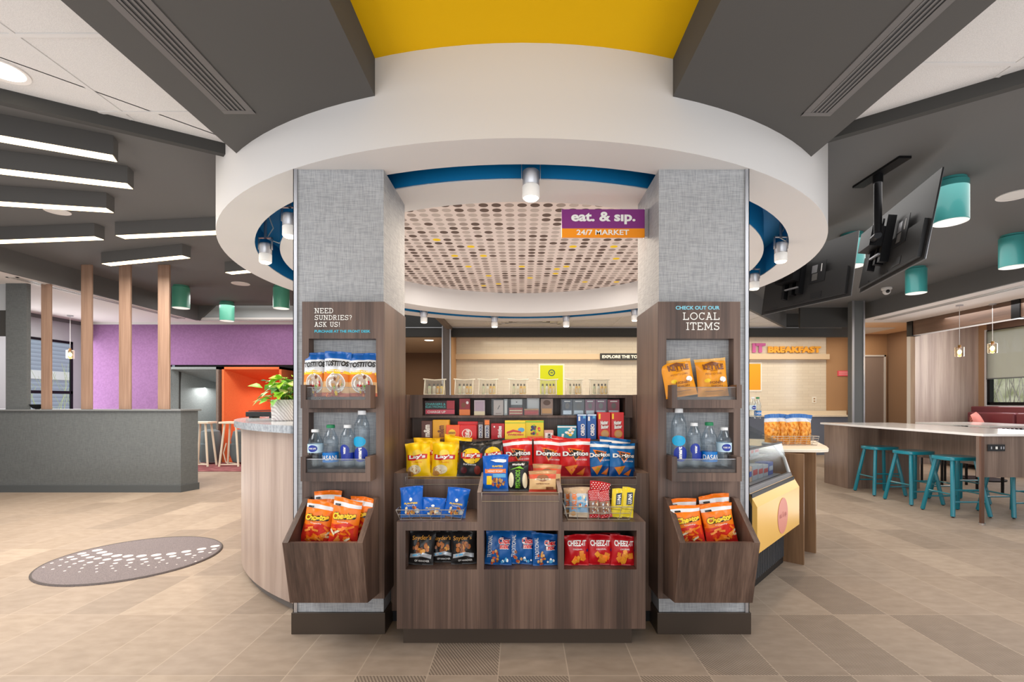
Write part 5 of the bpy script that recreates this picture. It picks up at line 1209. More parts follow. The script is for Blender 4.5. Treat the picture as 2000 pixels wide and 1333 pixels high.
def polka(seed):
    b = Bag(.06, .15, .025, seed, full=.5); m = b.body([(.14, foil('ruby_foil', 0)), (.62, foil('granola_wrap', (150, 116, 96))), (1, foil('ruby_foil', 0))])
    p = Print(b)
    for i in range(7):
        for j in range(6): p.ell(-.42+.14*i+(.07 if j % 2 else 0), .67+j*.055, .032, .013, WT, 8)
    for i in range(6): p.ell(-.36+.14*i, .05+.04*(i % 2), .032, .013, WT, 8)
    p.blobs(0, .38, .34, .2, 22, .08, [BR, TN, RUST, CRM, SLV], seed, 5, .5)
    return m, p
def luna(seed):
    b = Bag(.055, .125, .022, seed, full=.5); m = b.body([(.26, foil('lemon_foil', (226, 200, 40))), (.29, foil('olive_foil', (170, 150, 30))), (1, foil('lemon_foil', 0))])
    p = Print(b); p.poly([(-.15, .42), (.35, .46), (.35, .86), (-.15, .82)], mat('print_slate', (38, 52, 74), .4)); p.text('LUNA', -.05, .25, .48, .8, WT, .03, vert=True)
    return m, p
def chips_clear(seed):
    b = Bag(.11, .17, .08, seed, top=.16, full=.5)
    m = b.body([(.74, noisy('amber_crisps_in_film', (196, 112, 30), (238, 176, 84), 60, .25, .3)), (.86, foil('silver_film', (190, 196, 206))), (1, foil('denim_foil', (60, 110, 176)))])
    p = Print(b); p.blobs(0, .4, .4, .3, 20, .08, [TN, GD, mat('print_crisp', (232, 160, 70), .4)], seed, 6, .7)
    return m, p
def build_bag(fn, seed, name, label, group, **kw):
    m, p = fn(seed, **kw)
    o = m.build(name, label=label, cat='bar' if name.endswith('_bar') else 'bag', group=group, smooth=60, org=(0, 0, 0))
    if p.mb.v: p.mb.build('front_print', parent=o, smooth=60)
    return o, p.s
_proto = {}
def bag(fn, seed, name, label, group, pxl, pxr, pyt, pyb, Y_, lean=8, yaw=0, roll=0, zb=None, thick=None, **kw):
    """stand a bag so that it spans the photographed width and height at depth Y_; zb = height of what it stands on"""
    key = (fn.__name__, seed, tuple(kw.items()))
    if key not in _proto:
        o, s = build_bag(fn, seed, name, label, group, **kw); _proto[key] = (o, s)
    else:
        o0, s = _proto[key]; o = dup(o0, label=label, group=group)
        o.name = name
    x = X((pxl+pxr)/2, Y_); z0 = Z(pyb, Y_) if zb is None else zb; z1 = Z(pyt, Y_)
    w = 1.06*(pxr-pxl)/F*Y_/max(.5, cos(radians(yaw))); h = 1.02*(z1-z0)/cos(radians(lean))
    k = (w/s.w+h/s.h)/2*.95
    o.location = (x, Y_-.0, z0); o.scale = (w/s.w, thick or k, h/s.h)
    o.rotation_euler = (radians(-lean), radians(roll), radians(yaw))
    return o

# --- tray bags
G1 = 'tortilla round bags in the desk-side column tray'
bag(tostito, 1, 'chip_bag', 'blue-topped tortilla chip bag behind its neighbour, outermost in the desk-side tray', G1, 593, 636, 692, 0, 2.648, 5, 4, zb=1.327)
bag(tostito, 2, 'chip_bag', 'blue-topped tortilla chip bag standing in the middle of the desk-side tray', G1, 629, 681, 690, 0, 2.625, 6, 0, 2, zb=1.327)
bag(tostito, 1, 'chip_bag', 'blue-topped tortilla chip bag at the inner end of the desk-side tray', G1, 679, 735, 693, 0, 2.64, 5, 6, zb=1.327)
G2 = 'marigold chip bags in the case-side column tray'
bag(kettle, 4, 'chip_bag', 'marigold kettle chip bag leaning at the inner end of the case-side tray', G2, 1302, 1362, 702, 0, 2.635, 8, 0, -9, zb=1.327)
bag(kettle, 5, 'chip_bag', 'marigold kettle chip bag standing at the outer end of the case-side tray', G2, 1364, 1423, 700, 0, 2.64, 6, 0, -3, zb=1.327)
# --- cheese puff bins
G3 = 'orange cheese puff bags in the column bins'
bag(puffs, 1, 'chip_bag', 'orange cheese puff bag peeking from the back of the desk-side bin', G3, 607, 659, 965, 0, 2.60, 8, -3, 2, zb=.559)
bag(puffs, 2, 'chip_bag', 'orange cheese puff bag leaning at the outer front of the desk-side bin', G3, 586, 641, 984, 0, 2.52, 6, 2, 9, zb=.559)
bag(puffs, 3, 'chip_bag', 'orange cheese puff bag at the front middle of the desk-side bin', G3, 641, 696, 979, 0, 2.50, 6, 0, 6, zb=.559)
bag(puffs, 1, 'chip_bag', 'orange cheese puff bag turned sideways against the inner wall of the desk-side bin', G3, 674, 722, 975, 0, 2.585, 4, -24, 6, zb=.559)
bag(puffs, 2, 'chip_bag', 'orange cheese puff bag at the back inner corner of the case-side bin', G3, 1314, 1368, 979, 0, 2.60, 6, 0, -6, zb=.559)
bag(puffs, 3, 'chip_bag', 'orange cheese puff bag at the front inner corner of the case-side bin', G3, 1322, 1377, 990, 0, 2.52, 6, 0, -8, zb=.559)
bag(puffs, 1, 'chip_bag', 'orange cheese puff bag at the back outer corner of the case-side bin', G3, 1373, 1431, 971, 0, 2.60, 5, 0, -4, zb=.559)
bag(puffs, 2, 'chip_bag', 'orange cheese puff bag at the front outer corner of the case-side bin', G3, 1382, 1441, 988, 0, 2.52, 6, 0, -9, zb=.559)
# --- chip shelf
G4 = 'chip bags along the long shelf'; zs = .845
bag(lays, 3, 'chip_bag', 'yellow chip bag at the back of the long shelf, at its desk-side end', G4, 812, 862, 858, 0, 3.03, 6, 0, -4, zb=zs)
bag(lays, 4, 'chip_bag', 'yellow chip bag at the back of the long shelf beside the dark bag', G4, 862, 914, 853, 0, 3.04, 6, 0, 5, zb=zs)
bag(lays, 1, 'chip_bag', 'yellow chip bag at the front of the long shelf, at its desk-side end', G4, 794, 841, 868, 0, 2.92, 8, 0, -3, zb=zs)
bag(lays, 2, 'chip_bag', 'yellow chip bag at the front of the long shelf, second along from the desk side', G4, 842, 892, 868, 0, 2.92, 8, 0, 2, zb=zs)
bag(lays, 5, 'chip_bag', 'dark barbecue chip bag fully visible beside the yellow bags', G4, 893, 944, 863, 0, 2.92, 8, 0, 3, zb=zs, dark=True)
bag(lays, 6, 'chip_bag', 'dark barbecue chip bag half hidden behind the blue peanut bag', G4, 940, 988, 861, 0, 2.95, 8, 0, -3, zb=zs, dark=True)
bag(dorito, 1, 'chip_bag', 'red tortilla chip bag half hidden behind the pistachio bag', G4, 986, 1042, 861, 0, 2.94, 8, 0, -3, zb=zs)
bag(dorito, 2, 'chip_bag', 'red tortilla chip bag above the tan jerky bag', G4, 1040, 1098, 861, 0, 2.94, 8, 0, 3, zb=zs)
bag(dorito, 1, 'chip_bag', 'red tortilla chip bag unobstructed, next to the blue bags', G4, 1094, 1153, 861, 0, 2.92, 8, 0, 0, zb=zs)
bag(dorito, 4, 'chip_bag', 'red tortilla chip bag in the second row behind the front red bags', G4, 1072, 1130, 856, 0, 3.05, 6, 0, 6, zb=zs)
bag(dorito, 3, 'chip_bag', 'blue tortilla chip bag touching the red bags', G4, 1148, 1197, 865, 0, 2.94, 8, 0, -2, zb=zs, blue=True)
bag(dorito, 5, 'chip_bag', 'blue tortilla chip bag at the case-side end of the long shelf', G4, 1190, 1240, 867, 0, 2.92, 8, 6, 3, zb=zs, blue=True)
bag(dorito, 3, 'chip_bag', 'blue tortilla chip bag in the second row behind the two front blue bags', G4, 1170, 1228, 858, 0, 3.05, 6, 0, 3, zb=zs, blue=True)
# --- centre box
bag(nuts, 7, 'snack_bag', 'tall blue peanut bag with an orange stripe on the centre box', 'bags on the centre box', 943, 992, 893, 0, 2.66, 10, 0, zb=.808, tall=True)
bag(pist, 1, 'snack_bag', 'black pistachio bag with green vertical lettering on the centre box', 'bags on the centre box', 990, 1032, 905, 0, 2.67, 8, 0, zb=.808)
bag(jerky, 2, 'snack_bag', 'tan jerky bag at the back of the pair on the centre box', 'bags on the centre box', 1041, 1095, 910, 0, 2.74, 8, 0, 1, zb=.808)
bag(jerky, 1, 'snack_bag', 'tan jerky bag at the front of the pair on the centre box', 'bags on the centre box', 1034, 1086, 922, 0, 2.64, 8, 0, 0, zb=.808)
# --- wire baskets on the wings
def basket(x0, x1, y0, y1, z0, z1, lab, rows=3, flare=.02):
    t = thing('wire_basket', ((x0+x1)/2, (y0+y1)/2, z0), lab, 'basket')
    g = MB(); r = .0018
    for k in range(rows):
        f = k/(rows-1); z = z0+.004+(z1-z0)*f; e = flare*f
        g.tube([(x0-e, y0-e, z), (x1+e, y0-e, z), (x1+e, y1, z), (x0-e, y1, z)], r*(1.4 if k == rows-1 else 1), WIRE, 6, True)
    n = max(3, int((x1-x0)/.05))
    for i in range(n+1):
        x = x0+(x1-x0)*i/n; e = flare*(2*i/n-1); g.tube([(x, y1, z0+.003), (x, y0, z0+.003), (x+e, y0-flare, z1+.003)], r, WIRE, 5)
    for yy in (y0+(y1-y0)*.4, y0+(y1-y0)*.8):
        for a, e in ((x0, -flare), (x1, flare)): g.tube([(a, yy, z0+.003), (a+e, yy, z1+.003)], r, WIRE, 5)
    g.build('wire_frame', t, smooth=True); return t
basket(X(783, 2.6), X(901, 2.6), 2.585, 2.78, .667, .722, 'silver wire basket holding the blue peanut bags', flare=.018)
basket(X(1108, 2.6), X(1228, 2.6), 2.585, 2.78, .667, .737, 'silver wire basket holding snack bars and trail mix', flare=.014)
GN = 'blue peanut bags in the wire basket'
bag(nuts, 1, 'snack_bag', 'blue peanut bag at the outer end of the wire basket', GN, 783, 826, 955, 0, 2.63, 12, 0, -3, zb=.673)
bag(nuts, 2, 'snack_bag', 'blue peanut bag slumped low in the middle of the wire basket', GN, 822, 868, 976, 0, 2.63, 16, 0, 2, zb=.673)
bag(nuts, 1, 'snack_bag', 'blue peanut bag tilted at the inner end of the wire basket', GN, 866, 908, 957, 0, 2.63, 12, 0, 9, zb=.673)
GB = 'bars and bags in the second wire basket'
bag(snackb, 2, 'snack_bag', 'pale trail mix bag behind its twin in the bar basket', GB, 1102, 1132, 957, 0, 2.70, 8, 0, 0, zb=.673)
bag(snackb, 1, 'snack_bag', 'pale blue trail mix bag at the front of the bar basket', GB, 1112, 1150, 956, 0, 2.63, 10, 0, 2, zb=.673)
bag(polka, 1, 'snack_bar', 'red polka-dot fruit bar standing next to the pale trail mix bag', GB, 1152, 1172, 960, 0, 2.62, 8, 0, -2, zb=.673)
bag(polka, 2, 'snack_bar', 'tallest red polka-dot fruit bar, at the back of the basket', GB, 1148, 1186, 945, 0, 2.69, 8, 0, 6, zb=.673)
bag(polka, 1, 'snack_bar', 'red polka-dot fruit bar tilted beside the yellow bars', GB, 1174, 1196, 962, 0, 2.62, 8, 0, -8, zb=.673)
bag(luna, 1, 'snack_bar', 'yellow nutrition bar nearer the polka-dot bars', GB, 1192, 1214, 958, 0, 2.63, 8, 0, 6, zb=.673)
bag(luna, 2, 'snack_bar', 'yellow nutrition bar at the outer end of the basket', GB, 1212, 1236, 956, 0, 2.63, 8, 0, 6, zb=.673)
# --- cubbies
zc = .418
for i, (a, b_, tp, yy) in enumerate(((796, 845, 1041, 2.62), (842, 886, 1043, 2.66), (882, 930, 1041, 2.63))):
    bag(pretz, i+1, 'snack_bag', ('black pretzel bag at the outer side of its cubby', 'black pretzel bag recessed in the middle of its cubby', 'black pretzel bag against the cubby divider')[i], 'black pretzel bags in the cubby', a, b_, tp, 0, yy, 10, 0, (4, 0, -3)[i], zb=zc)
for i, (a, b_, tp, yy) in enumerate(((947, 998, 1041, 2.62), (994, 1044, 1041, 2.63), (1042, 1090, 1046, 2.61))):
    bag(chexb, i+1, 'snack_bag', ('blue snack mix bag nearest the pretzel cubby', 'blue snack mix bag in the middle of its cubby', 'blue snack mix bag nearest the red cracker cubby')[i], 'blue snack mix bags in the cubby', a, b_, tp, 0, yy, 8, 0, (3, 2, -2)[i], zb=zc)
for i, (a, b_, tp, yy) in enumerate(((1103, 1149, 1049, 2.61), (1147, 1196, 1049, 2.62), (1194, 1241, 1049, 2.61))):
    bag(cheez, i+1, 'snack_bag', ('red cracker bag nearest the blue cubby', 'red cracker bag in the middle of its cubby', 'red cracker bag at the outer side of its cubby')[i], 'red cracker bags in the cubby', a, b_, tp, 0, yy, 6, 0, 0, zb=zc)
for i, (fn, a, b_, l_) in enumerate(((pretz, 815, 865, 'black pretzel bag in the back row of its cubby'), (chexb, 965, 1015, 'blue snack mix bag in the back row, between two front bags'), (chexb, 1015, 1065, 'blue snack mix bag in the back row, red cubby side'), (cheez, 1150, 1210, 'red cracker bag in the back row of its cubby'))):
    bag(fn, 1, 'snack_bag', l_, 'bags in the back rows of the cubbies', a, b_, 1045, 0, 2.74, 4, zb=zc)

# --- bottles
def bottle(x, y, z, R, H, kind, lab, grp, yaw=0):
    t = thing('water_bottle', (x, y, z), lab, 'bottle', grp)
    neck = .011*(R/.032)
    if kind in ('smart', 'smartbig'): pr = [(R*.8, 0), (R, .006), (R, H*.66), (R*.93, H*.76), (R*.62, H*.86), (neck*1.25, H*.915), (neck*1.15, H*.93)]
    elif kind == 'das': pr = [(R*.8, 0), (R*.98, .006), (R*.95, H*.12), (R, H*.2), (R, H*.44), (R*.9, H*.5), (R, H*.56), (R*.95, H*.68), (R*.6, H*.82), (neck*1.2, H*.9), (neck*1.15, H*.93)]
    else: pr = [(R*.8, 0), (R*.98, .006), (R, H*.1), (R*.93, H*.16), (R, H*.24), (R*.93, H*.3), (R, H*.38), (R, H*.62), (R*.97, H*.7), (R*.6, H*.84), (neck*1.3, H*.9), (neck*1.2, H*.93)]
    MB().lathe([(r, z+h) for r, h in pr], x, y, PET, 28).build('bottle_body', t, smooth=True)
    cap = {'das': mat('green_cap', (20, 130, 80), .4)}.get(kind, mat('white_cap', (236, 238, 240), .35))
    MB().lathe([(neck*1.5, z+H*.925), (neck*1.55, z+H*.93), (neck*1.5, z+H*.995), (neck*1.3, z+H)], x, y, cap, 20).build('cap', t, smooth=True)
    class Cy:
        def front(s, u, v, lift=0): a = u*2*1.35+radians(yaw); r = R+.0006+lift*.5; return (x+r*sin(a), y-r*cos(a), z+v*H)
    p = Print(Cy()); lb = mat('label_blue', (0, 116, 196), .35); dk = mat('label_navy', (12, 44, 150), .35)
    if kind == 'das': MB().lathe([(R+.0004, z+H*.14), (R+.0006, z+H*.36)], x, y, lb, 28, False, False).build('label_band', t, smooth=True); p.text('DASANI', -.42, .42, .19, .3, WT, .01)
    elif kind == 'pure': MB().lathe([(R+.0004, z+H*.4), (R+.0006, z+H*.62)], x, y, mat('label_pale', (200, 226, 240), .35), 28, False, False).build('label_band', t, smooth=True); p.ell(0, .51, .24, .09, dk); p.text('PURE LIFE', -.17, .17, .49, .53, WT, .02)
    elif kind == 'smart': p.ell(-.05, .42, .26, .13, dk); p.rect(-.22, .5, .18, .36, dk); p.text('water', -.1, .03, .33, .5, WT, .03, vert=True)
    else: p.ell(.05, .24, .34, .13, dk); p.ell(-.05, .46, .34, .09, mat('label_cyan', (0, 160, 210), .35)); p.text('smart', -.06, .1, .15, .36, WT, .05, vert=True)
    p.mb.build('label', t)
    return t
def bt(pxl, pxr, pyt, Y_, kind, lab, grp, yaw=0, z=.942):
    x = X((pxl+pxr)/2, Y_); H = Z(pyt, Y_)-z; bottle(x, Y_, z, (pxr-pxl)/2/F*Y_, H, kind, lab, grp, yaw)
GL = 'water bottles in the desk-side tray'; GR = 'water bottles in the case-side tray'
bt(602, 630, 839, 2.635, 'pure', 'small white-capped bottle with a pale label, outermost in the desk-side tray', GL)
bt(631, 661, 830, 2.63, 'das', 'green-capped bottle with a blue label in the desk-side tray', GL)
bt(665, 693, 830, 2.635, 'smart', 'white-capped slim bottle, shorter of two alike, in the desk-side tray', GL)
bt(692, 722, 802, 2.64, 'smartbig', 'tallest bottle in the desk-side tray', GL)
bt(1311, 1341, 798, 2.64, 'smartbig', 'tallest bottle in the case-side tray', GR, -12)
bt(1342, 1369, 826, 2.635, 'smart', 'white-capped slim bottle, shorter of two alike, in the case-side tray', GR)
bt(1370, 1400, 825, 2.63, 'das', 'green-capped bottle with a blue label in the case-side tray', GR)
bt(1400, 1428, 835, 2.635, 'pure', 'small white-capped bottle with a pale label, outermost in the case-side tray', GR)
q = cs(.52, .56, 0); 
for i, (px, lab_) in enumerate(((1470, 'white-capped water bottle on the refrigerated case, nearer the column'), (1480, 'white-capped water bottle on the refrigerated case, nearer the crisp basket'))):
    Y_ = 3.86; bottle(X(px, Y_), Y_, 1.166, .026, .17, 'pure' if i == 0 else 'das', lab_, 'bottles on the refrigerated case')

# --- cartons and pouches on the candy shelf
class Flat:
    def __init__(s, x0, x1, y, z0, z1, lean=0): s.a = (x0, x1, y, z0, z1, lean)
    def front(s, x, z, lift=0): x0, x1, y, z0, z1, l = s.a; return (x0+(x1-x0)*(x+.5), y-lift*.5+l*z, z0+(z1-z0)*z)
def carton(pxl, pxr, pyt, Y_, dep, m, draw, name, lab, grp, zb=1.054, lean=0, mt2=None, cat='box'):
    x0, x1, z1 = X(pxl, Y_), X(pxr, Y_), Z(pyt, Y_); g = MB()
    g.hexa([(x0, Y_, zb), (x1, Y_, zb), (x1, Y_+dep, zb), (x0, Y_+dep, zb), (x0, Y_+lean, z1), (x1, Y_+lean, z1), (x1, Y_+dep+lean, z1), (x0, Y_+dep+lean, z1)], m)
    o = g.build(name, label=lab, cat=cat, group=grp, bevel=.0015)
    p = Print(Flat(x0, x1, Y_-.0006, zb, z1, lean)); draw(p)
    if p.mb.v: p.mb.build('front_print', parent=o)
    return o
GC = 'candy on the upper shelf'
Yn = 3.17
carton(823, 844, 823, Yn, .05, mat('cocoa_card', (92, 54, 46), .4), lambda p: p.text('m&m', -.28, .3, .12, .8, WT, .05, vert=True), 'candy_box', 'narrow cocoa-brown candy box at the desk-side end of the candy shelf', GC)
carton(845, 877, 821, Yn, .05, mat('mustard_card', (228, 168, 20), .4), lambda p: p.text('m&m', -.2, .2, .12, .72, BR, .05, vert=True), 'candy_box', 'wide yellow candy box beside the cocoa-brown box', GC)
carton(871, 897, 831, Yn-.03, .02, foil('pumpkin_foil', (236, 90, 20)), lambda p: (p.ell(-.05, .45, .28, .26, YL), p.text("REESE'S", -.3, .2, .38, .54, BR, .04)), 'candy_pouch', 'orange peanut butter cup pouch on the candy shelf', GC, lean=.01, cat='pouch')
carton(894, 933, 824, Yn+.03, .02, foil('cherry_foil', (214, 28, 30)), lambda p: None, 'candy_pouch', 'plain red wafer pouch behind its twin', GC, cat='pouch')
carton(893, 931, 831, Yn-.01, .02, foil('cherry_foil', 0), lambda p: (p.ell(.0, .4, .26, .34, WT), p.ell(.0, .4, .22, .3, RD), p.text('KitKat', -.1, .14, .14, .68, WT, .05, vert=True)), 'candy_pouch', 'red wafer pouch with a white oval, front of the pair', GC, cat='pouch')
carton(933, 944, 825, Yn-.02, .02, foil('umber_foil', (70, 40, 30)), lambda p: (p.rect(-.3, .35, .1, .85, WT), p.text('SNICKERS', -.2, .28, .12, .83, NV, .04, vert=True)), 'candy_bar', 'brown chocolate bar standing upright beside the wafer pouches', GC, cat='bar')
carton(945, 957, 819, Yn-.02, .02, foil('umber_foil', 0), lambda p: (p.rect(-.35, .4, .72, .95, OR_), p.rect(-.3, .35, .08, .68, WT), p.text('SNICKERS', -.2, .28, .1, .66, NV, .04, vert=True)), 'candy_bar', 'brown chocolate bar with an orange top standing upright', GC, cat='bar')
carton(959, 985, 828, Yn, .03, foil('ruby_foil', 0), lambda p: (p.ell(-.25, .8, .06, .06, WT), p.text('Skittles', .0, .3, .1, .85, WT, .05, vert=True)), 'candy_pouch', 'dark red fruit candy box beside the yellow gummy bag', GC, cat='box')
carton(986, 1026, 822, Yn-.01, .025, foil('sunny_foil', (248, 214, 40)), lambda p: (p.ell(.3, .5, .16, .12, SKY), p.poly([(-.4, .4), (-.1, .52), (.3, .42), (.3, .34), (-.1, .4), (-.4, .3)], RD), p.text('SWEDISH', -.35, .4, .2, .3, RD, .04), p.rect(-.5, .5, .86, .89, GRN)), 'candy_pouch', 'yellow gummy bag with a red shape on the candy shelf', GC, lean=.01, cat='pouch')
carton(1026, 1062, 822, Yn+.01, .025, foil('chartreuse_foil', (226, 206, 20)), lambda p: (p.rect(-.5, .5, .9, .97, GRN), p.blobs(0, .45, .36, .3, 16, .08, [NV, RD, GRN, OR_, BR], 4), p.rect(-.4, .45, .0, .16, OR_)), 'candy_pouch', 'lime yellow sour candy bag with many small shapes', GC, lean=.01, cat='pouch')
carton(1063, 1081, 841, Yn-.02, .04, mat('blush_card', (220, 168, 150), .4), lambda p: (p.rect(-.4, .4, .0, .72, WT), p.text('AIM', -.14, .2, .1, .62, BK, .02, vert=True)), 'mint_box', 'small pale pink box on the candy shelf', GC)
carton(1089, 1126, 832, Yn-.01, .025, foil('aqua_foil', (0, 140, 166)), lambda p: (p.rect(-.5, .5, .86, .96, WT), p.blobs(.2, .45, .24, .35, 12, .09, [WT, SKY, RD, YL], 8), p.poly([(-.3, .1), (-.2, .1), (-.15, .4), (-.28, .4)], WT)), 'candy_pouch', 'turquoise mint candy pouch next to the blue cookie packs', GC, lean=.01, cat='pouch')
for i, a in enumerate((1128, 1147)):
    carton(a, a+17.5, 810, Yn-.01, .045, mat('cookie_blue', (0, 82, 164), .35), lambda p: (p.rect(-.5, .5, .95, 1.0, SLV), p.rect(-.42, -.2, .74, .92, WT), p.rect(.1, .4, .84, .94, SKY), p.text('OREO', -.14, .3, .14, .62, WT, .05, vert=True)), 'cookie_pack', ('blue cookie pack nearer the turquoise pouch', 'blue cookie pack touching the red cookie packs')[i], GC, cat='pack')
for i, a in enumerate((1167, 1193)):
    carton(a+1, a+25.5, 806, Yn, .05, mat('cookie_red', (212, 28, 30), .35), lambda p: (p.rect(-.45, -.3, .75, .95, YL), p.text('Nutter', -.3, .3, .53, .68, WT, .06, .03, shadow=BR), p.text('Butter', -.26, .34, .38, .52, WT, .06, .03, shadow=BR), p.ell(.05, .2, .32, .15, GD), p.ell(.05, .2, .24, .1, TN)), 'cookie_pack', ('red cookie pack nearer the blue cookie packs', 'red cookie pack at the case-side end of the candy shelf')[i], GC, cat='pack')

# --- case with electronics under the top shelf
GE = 'small goods in the compartment under the top shelf'; Ye = 3.30; ze = 1.208
GY = mat('box_grey', (120, 116, 114), .5); LIL = mat('box_lilac', (206, 188, 196), .45); TEALP = mat('teal_print', (90, 190, 190), .5)
carton(829, 888, 783, Ye, .02, mat('charcoal_card', (66, 44, 46), .5), lambda p: (p.rect(.24, .5, .42, 1, mat('print_scarlet', (176, 30, 46), .4)), p.text('CHARGERS &', -.46, .2, .68, .84, TEALP, .02), p.text('ELECTRONICS', -.46, .2, .5, .64, TEALP, .02), p.rect(-.46, .5, .08, .38, mat('print_pinkred', (214, 70, 92), .4)), p.text('CHARGE UP', -.4, .2, .14, .3, WT, .02)), 'display_card', 'dark card with teal lettering and a pink band in the compartment', GE, zb=ze, cat='card')
carton(897, 918, 779, Ye, .02, foil('crimson_foil', 0), lambda p: (p.rect(-.5, .5, .0, .34, OR_), p.ell(-.1, .6, .2, .16, BR), p.ell(.25, .75, .12, .09, WT)), 'blister_pack', 'dark red packet with an orange foot in the compartment', GE, zb=ze, cat='packet')
carton(926, 947, 782, Ye, .03, LIL, lambda p: (p.rect(-.5, .5, 0, .26, CRM), p.rect(-.4, .4, .28, .9, mat('print_mauve', (186, 164, 180), .4))), 'accessory_box', 'lilac box beside the dark red packet', GE, zb=ze)
carton(964, 983, 782, Ye, .03, mat('box_blush', (226, 206, 198), .45), lambda p: (p.poly([(-.1, .4), (-.04, .38), (.16, .64), (.1, .66)], BK), p.rect(-.3, .3, .1, .13, BR)), 'accessory_box', 'blush box with a small black mark', GE, zb=ze)
carton(984.5, 991, 780, Ye, .03, mat('box_silver', (196, 198, 200), .35), lambda p: p.rect(-.3, .3, .1, .9, WT), 'accessory_box', 'thin silver box standing beside the blush box', GE, zb=ze)
carton(998, 1020, 779, Ye+.05, .02, GY, lambda p: (p.rect(-.5, .5, .62, .95, WT), p.ell(.0, .78, .06, .03, BK)), 'accessory_box', 'grey box with a white top label behind the stacked red boxes', GE, zb=ze)
carton(994, 1021, 797, Ye-.01, .03, mat('box_vermilion', (186, 62, 48), .4), lambda p: (p.rect(-.45, .45, .55, .7, CRM), p.rect(-.45, .45, .2, .32, CRM)), 'gum_box', 'low red box in front of the grey box', GE, zb=ze)
carton(1024, 1052, 799, Ye-.01, .03, mat('box_vermilion', 0), lambda p: (p.rect(-.5, .5, .8, 1, TN), p.rect(-.4, .4, .25, .5, RD)), 'gum_box', 'low red box with a tan lid in front of the pale box', GE, zb=ze)
carton(1029, 1054, 778, Ye+.05, .02, mat('box_fog', (206, 206, 208), .4), lambda p: p.rect(-.42, .42, .1, .92, WT), 'accessory_box', 'pale square box behind the low red boxes', GE, zb=ze)
carton(1056, 1080, 779, Ye, .03, mat('box_taupe', (156, 136, 124), .5), lambda p: (p.ell(0, .75, .3, .16, mat('print_mocha', (104, 80, 66), .5)), p.rect(-.4, .4, .1, .4, TN)), 'accessory_box', 'taupe box with a dark round picture', GE, zb=ze)
for i, (a, b_, c, l_) in enumerate(((1098, 1118, (84, 90, 104), 'slate boxed cable behind clear acrylic, nearest the taupe box'), (1119, 1141, (112, 116, 120), 'grey boxed cable behind clear acrylic, in the middle'), (1143, 1162, (150, 92, 116), 'rose boxed cable behind clear acrylic'), (1163, 1184, (132, 56, 96), 'plum boxed cable at the end of the acrylic'), (1187, 1210, (156, 92, 106), 'dusty pink boxed cable beyond the acrylic'))):
    carton(a, b_, 781, Ye, .03, mat('cable_box_%s' % 'abcde'[i], c, .45), lambda p: (p.rect(-.4, .4, .05, .3, SLV), p.ell(0, .6, .2, .2, GY), p.rect(-.3, .3, .85, .92, WT)), 'cable_box', l_, GE, zb=ze)

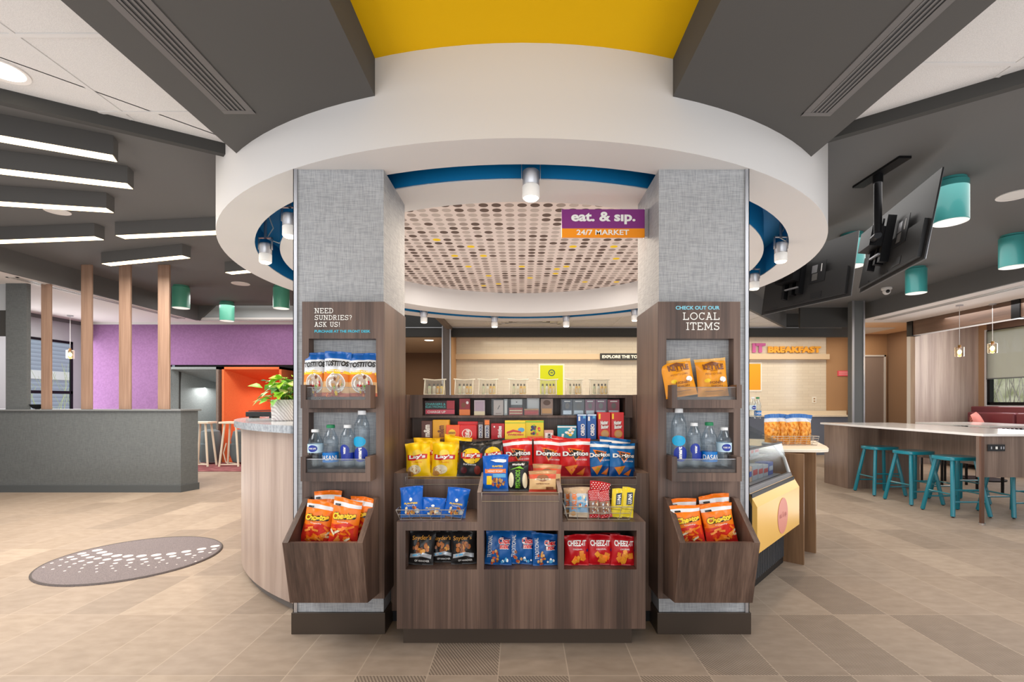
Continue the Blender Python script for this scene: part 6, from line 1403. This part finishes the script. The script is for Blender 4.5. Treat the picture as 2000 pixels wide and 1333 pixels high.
# --- clear toiletry pouches, each holding mini bottles
POU = [(822, 871), (882, 928), (929, 974), (989, 1034), (1046, 1092), (1101, 1142), (1148, 1194)]
BC = [('pale green', mat('mini_pale_green', (200, 212, 178), .2)), ('milky white', mat('mini_white', (232, 234, 226), .25)), ('amber', mat('mini_amber', (232, 180, 70), .2)), ('yellow', mat('mini_yellow', (240, 214, 120), .2))]
wh = ['at the desk-side end', 'second from the desk side', 'third from the desk side', 'in the middle of the row', 'in front of the lime poster', 'next to last toward the case', 'at the case-side end']
for i, (a, b_) in enumerate(POU):
    Yt = 3.31; zt = 1.346; x0, x1 = X(a+6, Yt), X(b_-5, Yt); z1 = Z(741, Yt)
    t = thing('toiletry_pouch', ((x0+x1)/2, Yt+.03, zt), 'clear zip toiletry pouch %s of the top shelf' % wh[i], 'pouch', 'clear toiletry pouches on the top shelf')
    y0, y1 = Yt, Yt+.075; ym = (y0+y1)/2
    g = MB(); g.add([(x0, y0, zt), (x1, y0, zt), (x1, y1, zt), (x0, y1, zt), (x0-.004, ym-.006, z1), (x1+.004, ym-.006, z1), (x1+.004, ym+.006, z1), (x0-.004, ym+.006, z1)], [(0, 1, 5, 4), (1, 2, 6, 5), (2, 3, 7, 6), (3, 0, 4, 7)], POUCHM); g.build('vinyl_sides', t)
    g = MB(); e = .0028; tm_ = mat('pouch_trim', (232, 224, 206), .5)
    g.tube([(x0-.012, ym, z1+.002), ((x0+x1)/2, ym, z1-.005), (x1+.014, ym, z1)], .005, tm_, 6)
    for xa in (x0, x1): g.tube([(xa, y0, zt+.002), (xa, ym-.005, z1-.004)], e, tm_, 6); g.tube([(xa, y1, zt+.002), (xa, ym+.005, z1-.004)], e, tm_, 6)
    g.tube([(x0, y0, zt+.003), (x1, y0, zt+.003)], e, tm_, 6); g.build('zip_trim', t)
    n = 4; w_ = (x1-x0-.03)/n
    for k in range(n):
        xx_ = x0+.018+w_*(k+.5)+(.006 if k else 0); r = w_*.43; nm, mm = BC[k if i % 2 == 0 or k < 2 else k]
        o = thing('mini_bottle', (xx_, ym, zt), '%s mini bottle in the pouch %s' % (nm, wh[i]), 'bottle', 'mini toiletry bottles inside the clear pouches')
        MB().lathe([(r*.95, zt+.002), (r, zt+.004), (r, zt+.055), (r*.55, zt+.062)], xx_, ym, mm, 14).build('bottle_body', o, smooth=True)
        MB().lathe([(r*.62, zt+.062), (r*.62, zt+.077)], xx_, ym, BLACK, 12).build('cap', o)
        g = MB(); g.box(xx_-r*.6, xx_+r*.6, ym-r-.0012, ym-r-.0002, zt+.015, zt+.045, mat('mini_label', (226, 214, 186), .5)); g.build('label', o)

# --- crisp bags in the basket on the end counter
basket(2.26, 2.66, 4.36, 4.52, .905, .985, 'silver wire basket of amber crisp bags on the cream counter', rows=5, flare=.012)
for i, (a, b_, yy, l_) in enumerate(((1494, 1522, 4.42, 'clear bag of amber crisps nearest the column'), (1517, 1543, 4.46, 'clear bag of amber crisps second from the column'), (1537, 1562, 4.44, 'clear bag of amber crisps third from the column'), (1558, 1583, 4.44, 'clear bag of amber crisps at the outer end of its basket'))):
    bag(chips_clear, (i % 2)+1, 'crisp_bag', l_, 'crisp bags in the counter basket', a, b_, 812, 0, yy, 4, 0, (0, 3, -2, 3)[i], zb=.91)
